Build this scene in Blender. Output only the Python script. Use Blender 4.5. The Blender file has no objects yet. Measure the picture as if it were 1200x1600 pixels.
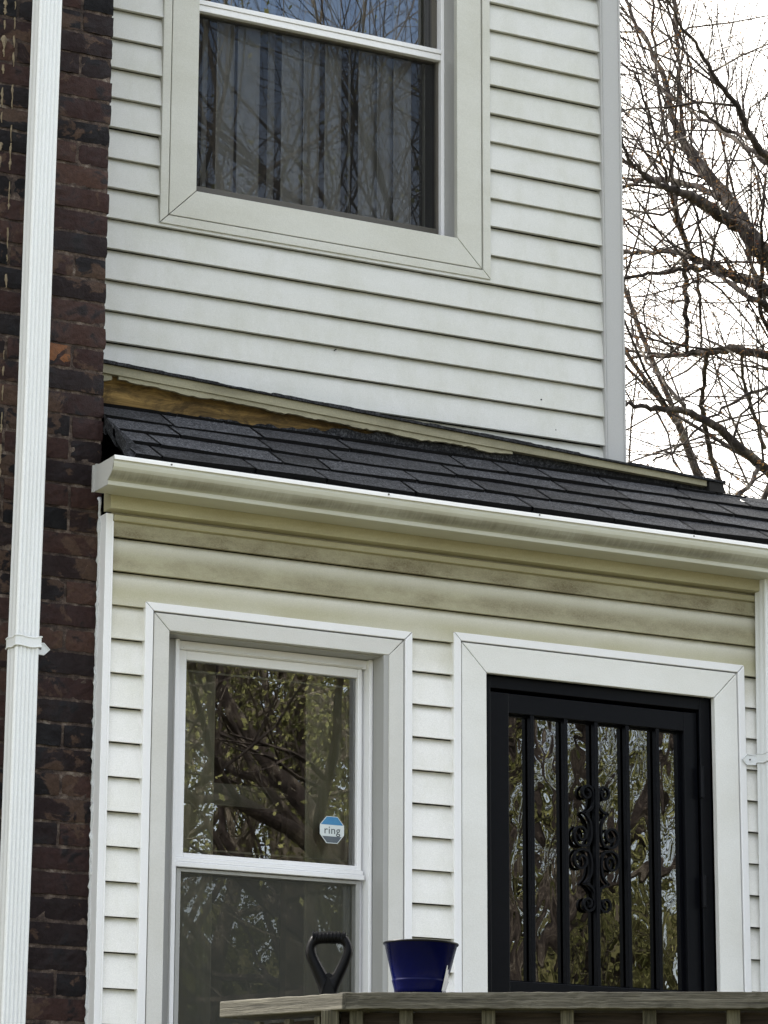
import bpy, math, random
import numpy as np
from mathutils import Vector, Matrix
R = math.radians
sc = bpy.context.scene
# ------------------------------------------------------------------ camera
CAM = Vector((0.0, -8.617, 1.6))
F, PITCH, ROLL, YAW = 5100.0, R(14.057), R(.2018), R(28.167)
fwd = Vector((math.sin(YAW)*math.cos(PITCH), math.cos(YAW)*math.cos(PITCH), math.sin(PITCH)))
rgt0 = Vector((math.cos(YAW), -math.sin(YAW), 0)); up0 = rgt0.cross(fwd)
rgt = rgt0*math.cos(ROLL) + up0*math.sin(ROLL); upv = -rgt0*math.sin(ROLL) + up0*math.cos(ROLL)
cam = bpy.data.cameras.new('camera'); co = bpy.data.objects.new('camera', cam); sc.collection.objects.link(co)
M4 = Matrix((rgt, upv, -fwd)).transposed().to_4x4(); M4.translation = CAM; co.matrix_world = M4
cam.sensor_fit = 'VERTICAL'; cam.sensor_height = 32; cam.lens = F/1600*32; cam.clip_start = .05; cam.clip_end = 2000
sc.camera = co
def at_dist(x, y, dist):
    d = rgt*(x-600) - upv*(y-800) + fwd*F
    return CAM + d.normalized()*dist
# ------------------------------------------------------------------ sky and sun
SUN_EL, SUN_AZ = R(46), R(-38)            # azimuth measured from +y towards +x: the sun stands behind the house, to the left
w = bpy.data.worlds.new('World'); sc.world = w; w.use_nodes = True
nt = w.node_tree; N = nt.nodes; L = nt.links; N.clear()
out = N.new('ShaderNodeOutputWorld'); bg = N.new('ShaderNodeBackground'); sky = N.new('ShaderNodeTexSky')
sky.sky_type = 'NISHITA'; sky.sun_disc = False; sky.sun_elevation = SUN_EL; sky.sun_rotation = SUN_AZ
sky.air_density = 1.0; sky.dust_density = 1.5; sky.ozone_density = 1.0
tc = N.new('ShaderNodeTexCoord'); cl = N.new('ShaderNodeTexNoise'); cl.inputs['Scale'].default_value = 1.7; cl.inputs['Detail'].default_value = 7
cl.inputs['Distortion'].default_value = .4
sep = N.new('ShaderNodeSeparateXYZ'); L.new(tc.outputs['Generated'], sep.inputs[0])
L.new(tc.outputs['Generated'], cl.inputs['Vector'])
ad = N.new('ShaderNodeMath'); ad.operation = 'MULTIPLY_ADD'; ad.inputs[1].default_value = .75; L.new(sep.outputs['Y'], ad.inputs[0]); L.new(cl.outputs['Fac'], ad.inputs[2])
cr = N.new('ShaderNodeMapRange'); cr.inputs[1].default_value = .30; cr.inputs[2].default_value = .80; cr.inputs[3].default_value = .30; cr.inputs[4].default_value = .97
L.new(ad.outputs[0], cr.inputs[0])
dt = N.new('ShaderNodeVectorMath'); dt.operation = 'DOT_PRODUCT'; L.new(tc.outputs['Generated'], dt.inputs[0]); dt.inputs[1].default_value = Vector((.42, -.83, .60)).normalized()
clr = N.new('ShaderNodeMapRange'); clr.interpolation_type = 'SMOOTHSTEP'; clr.inputs[1].default_value = .962; clr.inputs[2].default_value = .986; clr.inputs[3].default_value = 1.; clr.inputs[4].default_value = .08
L.new(dt.outputs['Value'], clr.inputs[0]); cm = N.new('ShaderNodeMath'); cm.operation = 'MULTIPLY'; L.new(cr.outputs[0], cm.inputs[0]); L.new(clr.outputs[0], cm.inputs[1])
mx = N.new('ShaderNodeMixRGB'); L.new(cm.outputs[0], mx.inputs[0]); L.new(sky.outputs[0], mx.inputs[1]); mx.inputs[2].default_value = (11.6, 11.1, 10.3, 1)
L.new(mx.outputs[0], bg.inputs[0]); bg.inputs[1].default_value = .1; L.new(bg.outputs[0], out.inputs[0])
sl = bpy.data.lights.new('sun', 'SUN'); sl.energy = 3.2; sl.angle = R(.5); sl.color = (1, .95, .88)
so = bpy.data.objects.new('sun', sl); sc.collection.objects.link(so)
sd = Vector((math.sin(SUN_AZ)*math.cos(SUN_EL), math.cos(SUN_AZ)*math.cos(SUN_EL), math.sin(SUN_EL)))
so.rotation_euler = sd.to_track_quat('Z', 'Y').to_euler(); so.location = (0, 0, 30)
vs = sc.view_settings; vs.view_transform = 'Standard'; vs.look = 'None'; vs.gamma = 1; vs.exposure = 1.93
sc.render.resolution_x = 768; sc.render.resolution_y = 1024
sc.render.engine = 'CYCLES'
sc.cycles.max_bounces = 8; sc.cycles.transparent_max_bounces = 24; sc.cycles.glossy_bounces = 4
sc.cycles.sample_clamp_indirect = 4

rng = np.random.default_rng(7); random.seed(7)
# ------------------------------------------------------------------ materials
def mat(name):
    m = bpy.data.materials.new(name); m.use_nodes = True
    return m, m.node_tree.nodes, m.node_tree.links, m.node_tree.nodes['Principled BSDF']
def noise(N, L, vec, scale, detail=4, rough=.55, dist=0.):
    n = N.new('ShaderNodeTexNoise'); n.inputs['Scale'].default_value = scale; n.inputs['Detail'].default_value = detail
    n.inputs['Roughness'].default_value = rough; n.inputs['Distortion'].default_value = dist
    if vec is not None: L.new(vec, n.inputs['Vector'])
    return n.outputs['Fac']
def mapping(N, L, scale=(1, 1, 1), coord='Object'):
    t = N.new('ShaderNodeTexCoord'); m = N.new('ShaderNodeMapping'); m.inputs['Scale'].default_value = scale
    L.new(t.outputs[coord], m.inputs['Vector']); return m.outputs[0]
def ramp(N, L, v, stops):
    r = N.new('ShaderNodeValToRGB'); L.new(v, r.inputs[0]); e = r.color_ramp.elements
    while len(e) < len(stops): e.new(.5)
    for k, (p, c) in enumerate(stops):
        e[k].position = p; e[k].color = (c[0], c[1], c[2], 1) if hasattr(c, '__len__') else (c, c, c, 1)
    return r.outputs[0]
def mixc(N, L, f, a, b, mode='MIX'):
    m = N.new('ShaderNodeMixRGB'); m.blend_type = mode
    for i, v in ((0, f), (1, a), (2, b)):
        if hasattr(v, 'is_output') or hasattr(v, 'links'): L.new(v, m.inputs[i])
        elif i == 0: m.inputs[0].default_value = v
        else: m.inputs[i].default_value = (v[0], v[1], v[2], 1)
    return m.outputs[0]
def mth(N, L, op, a, b=None, c=None, clamp=False):
    m = N.new('ShaderNodeMath'); m.operation = op; m.use_clamp = clamp
    for i, v in enumerate((a, b, c)):
        if v is None: continue
        if hasattr(v, 'links'): L.new(v, m.inputs[i])
        else: m.inputs[i].default_value = v
    return m.outputs[0]
def bump(N, L, h, B, strength=.3, dist=.002):
    b = N.new('ShaderNodeBump'); b.inputs['Strength'].default_value = strength; b.inputs['Distance'].default_value = dist
    L.new(h, b.inputs['Height']); L.new(b.outputs[0], B.inputs['Normal']); return b
def maprange(N, L, v, a, b, c=0., d=1., smooth=False):
    m = N.new('ShaderNodeMapRange'); L.new(v, m.inputs[0])
    if smooth: m.interpolation_type = 'SMOOTHSTEP'
    for i, x in enumerate((a, b, c, d)): m.inputs[i+1].default_value = x
    return m.outputs[0]
def painted(name, col, rough=.5, grime=(.35, .33, .26), amt=.25, stretch=(3, 3, 3), fine=.12, bs=.15, spec=.4):
    m, N, L, B = mat(name)
    a = noise(N, L, mapping(N, L, stretch), 2.2, 6, .6)
    f = noise(N, L, mapping(N, L), 260, 2, .7)
    g = maprange(N, L, a, .42, .78, 0, amt)
    c = mixc(N, L, g, col, grime)
    sp = maprange(N, L, f, .35, .7, 1-fine, 1.0)
    c = mixc(N, L, 1., c, sp, 'MULTIPLY')
    L.new(c, B.inputs['Base Color']); B.inputs['Roughness'].default_value = rough
    B.inputs['Specular IOR Level'].default_value = spec
    h = mth(N, L, 'ADD', f, mth(N, L, 'MULTIPLY', a, 3.))
    bump(N, L, h, B, bs, .0012)
    return m
def siding_mat(name, col, eave=None):
    m, N, L, B = mat(name)
    t = N.new('ShaderNodeTexCoord'); s = N.new('ShaderNodeSeparateXYZ'); L.new(t.outputs['Object'], s.inputs[0])
    big = noise(N, L, mapping(N, L, (1.2, 1, 3)), 1.8, 6, .62)
    grain = noise(N, L, mapping(N, L, (14, 1, 150)), 3, 3, .6)
    fine = noise(N, L, mapping(N, L), 330, 2, .8)
    c = mixc(N, L, maprange(N, L, big, .4, .75, 0, .32), col, (col[0]*.76, col[1]*.77, col[2]*.67))
    # position inside a course (0 at its butt, 1 at its top)
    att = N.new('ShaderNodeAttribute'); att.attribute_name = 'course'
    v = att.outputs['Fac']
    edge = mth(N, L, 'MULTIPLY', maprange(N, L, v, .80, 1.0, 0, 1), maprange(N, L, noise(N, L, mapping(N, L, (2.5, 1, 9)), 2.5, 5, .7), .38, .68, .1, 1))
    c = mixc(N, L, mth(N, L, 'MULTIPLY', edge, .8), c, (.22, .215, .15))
    mot = noise(N, L, mapping(N, L, (3, 1, 1.4)), 3.2, 7, .7)
    c = mixc(N, L, maprange(N, L, mot, .46, .70, 0, .30), c, (col[0]*.70, col[1]*.70, col[2]*.58))
    if eave is not None:
        zz = s.outputs['Z']
        wob = noise(N, L, mapping(N, L, (1.3, 1, 1)), 2.2, 4, .6)
        z2 = mth(N, L, 'ADD', zz, mth(N, L, 'MULTIPLY', wob, .22))
        # algae-yellowed top courses
        yel = mth(N, L, 'MULTIPLY', maprange(N, L, z2, eave-.34, eave-.08, 0, .95, True), maprange(N, L, v, 1., .35, .45, 1., True))
        c = mixc(N, L, yel, c, (.41, .385, .245))
        # brown mildew bands along the lower half of the top courses
        mil = noise(N, L, mapping(N, L, (2.2, 1, 5)), 1.7, 7, .68)
        sp = noise(N, L, mapping(N, L, (1, 1, 1.6)), 150, 3, .8)
        band = maprange(N, L, v, .85, .20, 0, 1, True)
        high = maprange(N, L, zz, eave-.24, eave-.10, 0, 1, True)
        k = mth(N, L, 'MULTIPLY', mth(N, L, 'MULTIPLY', band, high), maprange(N, L, mil, .34, .60, .12, 1.))
        k = mth(N, L, 'MULTIPLY', k, maprange(N, L, sp, .35, .65, .6, 1.0))
        c = mixc(N, L, mth(N, L, 'MULTIPLY', k, .9, clamp=True), c, (.115, .085, .035))
    c = mixc(N, L, 1., c, maprange(N, L, fine, .3, .7, .86, 1.04), 'MULTIPLY')
    sps = noise(N, L, mapping(N, L), 23, 4, .9)
    c = mixc(N, L, maprange(N, L, sps, .73, .76, 0, .5), c, (.12, .11, .09))
    L.new(c, B.inputs['Base Color']); B.inputs['Roughness'].default_value = .5; B.inputs['Specular IOR Level'].default_value = .35
    h = mth(N, L, 'ADD', mth(N, L, 'MULTIPLY', grain, .6), mth(N, L, 'MULTIPLY', big, 3.))
    bump(N, L, h, B, .3, .002)
    return m
M = {}
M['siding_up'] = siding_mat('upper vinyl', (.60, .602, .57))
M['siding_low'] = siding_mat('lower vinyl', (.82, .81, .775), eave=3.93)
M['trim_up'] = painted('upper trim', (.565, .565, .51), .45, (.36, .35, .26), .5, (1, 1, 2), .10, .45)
M['trim'] = painted('aluminium trim', (.76, .76, .725), .42, (.47, .45, .36), .35, (1, 1, 1.5), .08, .45)
M['trim_shaded'] = painted('window casing', (.63, .625, .59), .45, (.42, .40, .32), .35, (1, 1, 1.5), .08, .45)  # darker copy of the trim colour: shade on the tilted casing, painted in
M['trim_cream'] = painted('yellowed trim', (.46, .43, .275), .5, (.25, .21, .11), .55, (1, 1, 4), .12)
M['trim_corner'] = painted('corner post', (.42, .42, .41), .5, (.40, .40, .38), .3, (8, 8, .4), .08)
M['vinyl_white'] = painted('white vinyl', (.82, .82, .82), .3, (.62, .62, .58), .25, (1, 1, 1), .05, .05)
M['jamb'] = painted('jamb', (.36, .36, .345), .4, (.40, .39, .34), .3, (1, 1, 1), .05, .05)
M['bronze'] = painted('brown screen frame', (.085, .077, .062), .45, (.05, .045, .04), .4, (1, 1, 1), .1)
M['steel_black'] = painted('black enamelled steel', (.0022, .0026, .0042), .38, (.006, .006, .007), .35, (1, 1, 1), .2, .1, .11)
M['black_plastic'] = painted('black plastic', (.002, .002, .0025), .36, (.008, .008, .009), .4, (9, 9, 9), .2, .2, .09)
M['dspout'] = painted('white downspout', (.74, .76, .76), .45, (.60, .60, .57), .35, (12, 12, .6), .08, .1)
M['caulk'] = painted('caulk', (.62, .64, .64), .6, (.35, .35, .34), .5, (8, 8, 8), .2, .6)
M['fascia'] = painted('weathered fascia', (.30, .28, .185), .6, (.10, .085, .045), .8, (2, 2, 9), .2, .3)
M['dark_gap'] = painted('dark gap', (.012, .011, .010), .9, (.02, .02, .02), .3)
def gutter_mat():
    m, N, L, B = mat('gutter enamel')
    att = N.new('ShaderNodeAttribute'); att.attribute_name = 'course'; v = att.outputs['Fac']
    a = noise(N, L, mapping(N, L, (1.5, 3, 4)), 2.4, 6, .65); st = noise(N, L, mapping(N, L, (60, 1, 3)), 2, 4, .7)
    c = mixc(N, L, maprange(N, L, a, .35, .7, 0, .6), (.50, .50, .42), (.42, .405, .30))
    # grime washed into the hollow of the ogee
    g = mth(N, L, 'MULTIPLY', mth(N, L, 'MULTIPLY', maprange(N, L, v, .38, .60, 0, 1, True), maprange(N, L, v, .80, .66, 0, 1, True)), maprange(N, L, mth(N, L, 'ADD', a, mth(N, L, 'MULTIPLY', st, .5)), .5, .95, .2, 1.))
    c = mixc(N, L, mth(N, L, 'MULTIPLY', g, .95, clamp=True), c, (.15, .14, .095))
    c = mixc(N, L, maprange(N, L, v, .12, .10, 0, 1), c, (.84, .84, .83))  # lip coloured whiter: skylight on its upward face is painted in
    L.new(c, B.inputs['Base Color']); B.inputs['Roughness'].default_value = .38
    bump(N, L, noise(N, L, mapping(N, L), 200, 2, .7), B, .1, .001)
    return m
M['gutter'] = gutter_mat()
def wood(name, c1, c2, axis=0, rough=.8, sc_=1., bs=.8):
    m, N, L, B = mat(name)
    s = [26*sc_]*3; s[axis] = 1.2*sc_
    n = noise(N, L, mapping(N, L, tuple(s)), 2.2, 8, .7, 1.2)
    s2 = [90*sc_]*3; s2[axis] = 2.5*sc_
    n2 = noise(N, L, mapping(N, L, tuple(s2)), 3, 4, .75)
    c = ramp(N, L, n, [(.34, c1), (.52, tuple((a+b)/2 for a, b in zip(c1, c2))), (.66, c2)])
    c = mixc(N, L, 1., c, maprange(N, L, n2, .32, .6, .45, 1.1), 'MULTIPLY')
    L.new(c, B.inputs['Base Color']); B.inputs['Roughness'].default_value = rough; B.inputs['Specular IOR Level'].default_value = .2
    bump(N, L, mth(N, L, 'ADD', n, n2), B, bs, .004); return m
M['rail_wood'] = wood('weathered rail timber', (.030, .028, .021), (.155, .145, .115), 0)
M['post_wood'] = wood('weathered post timber', (.028, .026, .016), (.125, .117, .080), 2)
M['dark_wood'] = wood('dark stained boards', (.018, .014, .011), (.055, .042, .032), 0)
M['bare_wood'] = wood('exposed rotten plywood', (.13, .082, .028), (.36, .235, .085), 0, .9, .35, .4)
_N = M['bare_wood'].node_tree.nodes; _L = M['bare_wood'].node_tree.links; _B = _N['Principled BSDF']; _src = _B.inputs['Base Color'].links[0].from_socket
_c = mixc(_N, _L, maprange(_N, _L, noise(_N, _L, mapping(_N, _L, (1, 1, 2.5)), 9, 6, .7, .6), .44, .60, 0, .85), _src, (.05, .034, .017))
_L.new(_c, _B.inputs['Base Color'])
def shingle_mat():
    m, N, L, B = mat('asphalt shingles')
    f = noise(N, L, mapping(N, L), 120, 4, .95); b = noise(N, L, mapping(N, L, (4, 9, 9)), 2, 5, .6)
    att = N.new('ShaderNodeAttribute'); att.attribute_name = 'tone'
    c = ramp(N, L, f, [(.38, (.004, .0045, .006)), (.50, (.015, .016, .0185)), (.62, (.10, .103, .110))])
    k = mth(N, L, 'ADD', mth(N, L, 'MULTIPLY', att.outputs['Fac'], .7), mth(N, L, 'MULTIPLY', b, 1.0))
    c = mixc(N, L, 1., c, maprange(N, L, k, .35, 1.25, .35, 1.75), 'MULTIPLY')
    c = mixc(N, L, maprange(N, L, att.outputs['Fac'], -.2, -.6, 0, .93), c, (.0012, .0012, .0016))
    L.new(c, B.inputs['Base Color']); B.inputs['Roughness'].default_value = .85; B.inputs['Specular IOR Level'].default_value = .25
    bump(N, L, f, B, .6, .002); return m
M['shingle'] = shingle_mat()
def brick_mat():
    m, N, L, B = mat('old brick')
    att = N.new('ShaderNodeAttribute'); att.attribute_name = 'tone'; v = att.outputs['Fac']
    base = ramp(N, L, v, [(0, (.004, .0035, .0045)), (.25, (.009, .006, .0065)), (.5, (.026, .012, .0105)), (.75, (.044, .022, .017)), (.97, (.062, .033, .023)), (1, (.17, .070, .028))])
    n1 = noise(N, L, mapping(N, L), 13, 6, .62, .7); n2 = noise(N, L, mapping(N, L), 75, 5, .75)
    c = mixc(N, L, mth(N, L, 'MULTIPLY', maprange(N, L, n1, .56, .63, 0, .85), maprange(N, L, v, .97, .99, 1, .15)), base, (.0045, .004, .005))
    n3 = noise(N, L, mapping(N, L, (1, 1, 1.2)), 8.5, 7, .6, .5)
    c = mixc(N, L, maprange(N, L, n3, .565, .59, 0, .8), c, (.064, .038, .025))
    c = mixc(N, L, 1., c, maprange(N, L, n2, .3, .7, .6, 1.3), 'MULTIPLY')
    wsp = noise(N, L, mapping(N, L), 34, 4, .9); c = mixc(N, L, maprange(N, L, wsp, .735, .755, 0, .8), c, (.20, .17, .14))
    L.new(c, B.inputs['Base Color'])
    L.new(maprange(N, L, n1, .4, .6, .8, .55), B.inputs['Roughness']); B.inputs['Specular IOR Level'].default_value = .2
    bump(N, L, mth(N, L, 'ADD', mth(N, L, 'MULTIPLY', n2, .5), n1), B, .9, .006); return m
M['brick'] = brick_mat()
def mortar_mat():
    m, N, L, B = mat('soot dark mortar')
    n = noise(N, L, mapping(N, L), 28, 6, .7); n2 = noise(N, L, mapping(N, L), 120, 3, .8)
    c = ramp(N, L, n, [(.3, (.012, .008, .007)), (.46, (.042, .028, .022)), (.57, (.10, .072, .056)), (.72, (.26, .22, .18))])
    L.new(c, B.inputs['Base Color']); B.inputs['Roughness'].default_value = .95
    bump(N, L, mth(N, L, 'ADD', n, n2), B, 1., .006); return m
M['mortar'] = mortar_mat()
M['drip'] = painted('cream drips', (.23, .185, .115), .7, (.1, .07, .05), .8, (20, 20, 20), .3, .8)
def glass_mat(name, refl_ior, tint, wav=None, rough=0.):
    m, N, L, B = mat(name); N.remove(B)
    o = N['Material Output']; g = N.new('ShaderNodeBsdfGlossy'); g.inputs['Roughness'].default_value = rough
    t = N.new('ShaderNodeBsdfTransparent'); t.inputs[0].default_value = (*tint, 1)
    fr = N.new('ShaderNodeFresnel'); fr.inputs['IOR'].default_value = refl_ior
    mxs = N.new('ShaderNodeMixShader'); L.new(fr.outputs[0], mxs.inputs[0]); L.new(t.outputs[0], mxs.inputs[1]); L.new(g.outputs[0], mxs.inputs[2]); L.new(mxs.outputs[0], o.inputs[0])
    b = N.new('ShaderNodeBump')
    if wav:
        n1 = noise(N, L, mapping(N, L, wav[0]), wav[1], wav[3], .55, .8); b.inputs['Distance'].default_value = wav[2]
    else:
        n1 = noise(N, L, mapping(N, L), 2.5, 1, .4); b.inputs['Distance'].default_value = .0004
    b.inputs['Strength'].default_value = 1.; L.new(n1, b.inputs['Height']); L.new(b.outputs[0], g.inputs['Normal'])
    return m
M['glass'] = glass_mat('window glass', 2.75, (.88, .90, .86))
M['glass_up'] = glass_mat('upper window glass', 1.85, (.90, .91, .92))
M['glass_top'] = glass_mat('clear top sash glass', 2.7, (.62, .63, .64))
M['glass_door'] = glass_mat('wavy storm glass', 2.5, (.25, .25, .25), wav=((1.6, 1, .9), 7., .00055, 1))
def screen_mat(name, col, opacity):
    m, N, L, B = mat(name); N.remove(B); o = N['Material Output']
    d = N.new('ShaderNodeBsdfDiffuse'); d.inputs[0].default_value = (*col, 1); t = N.new('ShaderNodeBsdfTransparent')
    x = N.new('ShaderNodeMixShader'); x.inputs[0].default_value = opacity; L.new(t.outputs[0], x.inputs[1]); L.new(d.outputs[0], x.inputs[2]); L.new(x.outputs[0], o.inputs[0]); return m
M['screen'] = screen_mat('insect screen', (.085, .087, .075), .42)
M['screen_dark'] = screen_mat('dark insect screen', (.03, .03, .03), .36)
M['blind'] = painted('vertical blind fabric', (.66, .65, .60), .8, (.34, .33, .32), .5, (10, 10, 1), .1)
M['curtain'] = painted('curtain cloth', (.70, .67, .50), .9, (.40, .36, .25), .5, (10, 10, .5), .1)
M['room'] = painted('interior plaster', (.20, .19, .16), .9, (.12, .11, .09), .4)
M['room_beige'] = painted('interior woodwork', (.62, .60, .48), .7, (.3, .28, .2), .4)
M['sticker_white'] = painted('sticker white', (.66, .71, .70), .4, (.5, .55, .55), .3, fine=.02)
M['sticker_blue'] = painted('sticker blue', (.055, .22, .43), .4, (.10, .32, .45), .6, (20, 20, 20), fine=.02)
M['sticker_grey'] = painted('sticker grey', (.10, .12, .14), .4, (.16, .18, .2), .3, fine=.02)
M['sticker_ink'] = painted('sticker ink', (.03, .04, .05), .5, (.03, .04, .05), .0, fine=.0)
M['navy'] = painted('navy enamel', (.0004, .0016, .034), .22, (.0015, .0035, .028), .5, (6, 6, 6), .08, .08, .09)
M['label_paper'] = painted('torn label', (.62, .62, .62), .5, (.2, .2, .22), .6, (30, 30, 30), .1)
M['rust'] = painted('screw', (.10, .09, .085), .5, (.05, .03, .02), .5)
def bark_mat():
    m, N, L, B = mat('bark')
    n = noise(N, L, mapping(N, L, (1, 1, .5)), 9, 8, .7); n2 = noise(N, L, mapping(N, L, (1, 1, .35)), 38, 4, .75)
    c = ramp(N, L, n, [(.35, (.014, .011, .010)), (.50, (.034, .027, .024)), (.58, (.075, .062, .050)), (.68, (.20, .18, .145))])
    L.new(c, B.inputs['Base Color']); B.inputs['Roughness'].default_value = .9; B.inputs['Specular IOR Level'].default_value = .2
    bump(N, L, mth(N, L, 'ADD', n, n2), B, .8, .02); return m
M['bark'] = bark_mat()
def bark2():
    m, N, L, B = mat('pale bark')
    n = noise(N, L, mapping(N, L, (1, 1, .5)), 5, 8, .7)
    c = ramp(N, L, n, [(.35, (.05, .04, .03)), (.6, (.14, .12, .09)), (.75, (.30, .27, .22))])
    L.new(c, B.inputs['Base Color']); B.inputs['Roughness'].default_value = .9; return m
M['bark_pale'] = bark2()
def leaf_mat(name, c1, c2, tr=.4):
    m, N, L, B = mat(name)
    oi = N.new('ShaderNodeAttribute'); oi.attribute_name = 'tone'
    c = ramp(N, L, oi.outputs['Fac'], [(0, c1), (1, c2)]); N.remove(B); o = N['Material Output']
    d = N.new('ShaderNodeBsdfDiffuse'); t = N.new('ShaderNodeBsdfTranslucent'); x = N.new('ShaderNodeMixShader'); x.inputs[0].default_value = tr
    L.new(c, d.inputs[0]); L.new(c, t.inputs[0]); L.new(d.outputs[0], x.inputs[1]); L.new(t.outputs[0], x.inputs[2]); L.new(x.outputs[0], o.inputs[0]); return m
M['bud'] = leaf_mat('spring buds', (.05, .016, .010), (.20, .12, .045), .3)
M['leaf'] = leaf_mat('spring leaves', (.07, .08, .03), (.40, .40, .17), .45)
M['needle'] = leaf_mat('dark needles', (.018, .028, .012), (.055, .07, .022), .2)
def ground_mat(name, c1, c2, s):
    m, N, L, B = mat(name); n = noise(N, L, mapping(N, L), s, 8, .65); n2 = noise(N, L, mapping(N, L), s*40, 3, .7)
    c = mixc(N, L, n, c1, c2); c = mixc(N, L, 1., c, maprange(N, L, n2, .3, .7, .7, 1.2), 'MULTIPLY')
    L.new(c, B.inputs['Base Color']); B.inputs['Roughness'].default_value = .95; return m
M['grass'] = ground_mat('lawn', (.06, .065, .02), (.12, .11, .045), .8)
M['asphalt'] = ground_mat('asphalt', (.05, .05, .05), (.075, .073, .07), .6)

# ------------------------------------------------------------------ mesh helpers
class MB:
    def __init__(s): s.v = []; s.f = []; s.a = []      # a: optional per-vertex value
    def add(s, vs, fs, val=0.):
        o = len(s.v); s.v += [tuple(p) for p in vs]; s.f += [tuple(i+o for i in f) for f in fs]
        s.a += list(val) if hasattr(val, '__len__') else [val]*len(vs)
    def box(s, x0, x1, y0, y1, z0, z1, val=0.):
        s.add([(x0, y0, z0), (x1, y0, z0), (x1, y1, z0), (x0, y1, z0), (x0, y0, z1), (x1, y0, z1), (x1, y1, z1), (x0, y1, z1)],
              [(0, 3, 2, 1), (4, 5, 6, 7), (0, 1, 5, 4), (1, 2, 6, 5), (2, 3, 7, 6), (3, 0, 4, 7)], val)
    def prism(s, pts, y0, y1, val=0.):                 # polygon in x-z (counter-clockwise seen from -y), thickness in y
        n = len(pts)
        s.add([(p[0], y0, p[1]) for p in pts] + [(p[0], y1, p[1]) for p in pts],
              [tuple(range(n)), tuple(range(2*n-1, n-1, -1))] + [((i+1) % n, i, i+n, (i+1) % n+n) for i in range(n)], val)
    def tube(s, pts, rad, n=6, val=0., cap=True):
        pts = [Vector(p) for p in pts]; k = len(pts)
        if not hasattr(rad, '__len__'): rad = [rad]*k
        o = len(s.v); up = Vector((.13, .21, .97)).normalized()
        for i, p in enumerate(pts):
            t = (pts[min(i+1, k-1)] - pts[max(i-1, 0)]).normalized()
            a = t.cross(up);
            if a.length < 1e-3: a = t.orthogonal()
            a.normalize(); b = t.cross(a)
            for j in range(n):
                q = p + (a*math.cos(2*math.pi*j/n) + b*math.sin(2*math.pi*j/n))*rad[i]; s.v.append(tuple(q)); s.a.append(val)
        for i in range(k-1):
            for j in range(n):
                s.f.append((o+i*n+j, o+(i+1)*n+j, o+(i+1)*n+(j+1) % n, o+i*n+(j+1) % n))
        if cap: s.f.append(tuple(o+j for j in range(n))); s.f.append(tuple(o+(k-1)*n+j for j in reversed(range(n))))
    def lathe(s, prof, n=48, val=0., cx=0, cy=0):
        o = len(s.v); k = len(prof)
        for r, z in prof:
            for j in range(n): s.v.append((cx+r*math.cos(2*math.pi*j/n), cy+r*math.sin(2*math.pi*j/n), z)); s.a.append(val)
        for i in range(k-1):
            for j in range(n): s.f.append((o+i*n+j, o+i*n+(j+1) % n, o+(i+1)*n+(j+1) % n, o+(i+1)*n+j))
    def profile(s, prof, x0, x1, nx=1, vals=None, fz=None, caps=True):   # (y,z) profile swept along x
        k = len(prof); o = len(s.v)
        for i in range(nx+1):
            x = x0+(x1-x0)*i/nx
            for j, (y, z) in enumerate(prof):
                dy, dz = fz(x, j) if fz else (0, 0)
                s.v.append((x, y+dy, z+dz)); s.a.append(vals[j] if vals else 0.)
        for i in range(nx):
            for j in range(k-1): s.f.append((o+i*k+j, o+(i+1)*k+j, o+(i+1)*k+j+1, o+i*k+j+1))
        if caps:
            s.f.append(tuple(o+j for j in range(k))); s.f.append(tuple(o+nx*k+j for j in reversed(range(k))))
def mesh_obj(name, mb, m, parent=None, bevel=0, smooth=False, attr=None, loc=None, rot=None, recalc=True):
    me = bpy.data.meshes.new(name); me.from_pydata(mb.v, [], mb.f); me.validate()
    if attr:
        at = me.attributes.new(attr, 'FLOAT', 'POINT'); at.data.foreach_set('value', np.array(mb.a, dtype=np.float32))
    if recalc:
        import bmesh
        bm = bmesh.new(); bm.from_mesh(me); bmesh.ops.recalc_face_normals(bm, faces=bm.faces); bm.to_mesh(me); bm.free()
    me.materials.append(m if not isinstance(m, str) else M[m])
    if smooth:
        for p in me.polygons: p.use_smooth = True
    o = bpy.data.objects.new(name, me); sc.collection.objects.link(o)
    if loc: o.location = loc
    if rot: o.rotation_euler = rot
    if parent: o.parent = parent
    if bevel:
        b = o.modifiers.new('bevel', 'BEVEL'); b.width = bevel; b.segments = 2; b.limit_method = 'ANGLE'; b.angle_limit = R(40)
    return o
def empty(name, label=None, cat=None, group=None, loc=(0, 0, 0), parent=None):
    o = bpy.data.objects.new(name, None); sc.collection.objects.link(o); o.location = loc; o.empty_display_size = .1
    if parent: o.parent = parent
    if label: o['label'] = label
    if cat: o['category'] = cat
    if group: o['group'] = group
    return o
def tag(o, label, cat, group=None):
    o['label'] = label; o['category'] = cat
    if group: o['group'] = group
    return o

# ------------------------------------------------------------------ ground
g = MB(); g.add([(-300, -300, 0), (300, -300, 0), (300, 300, 0), (-300, 300, 0)], [(0, 1, 2, 3)])
o = mesh_obj('ground', g, 'grass', recalc=False); o['kind'] = 'structure'
g = MB(); g.box(-80, 80, -15.5, -9.5, -.05, .02); o = mesh_obj('road', g, 'asphalt'); o['kind'] = 'structure'
g = MB(); g.box(-80, 80, -9.0, -7.6, -.05, .10); M['conc'] = ground_mat('concrete', (.28, .27, .25), (.36, .35, .33), 1.); o = mesh_obj('pavement', g, 'conc'); o['kind'] = 'structure'

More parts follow.
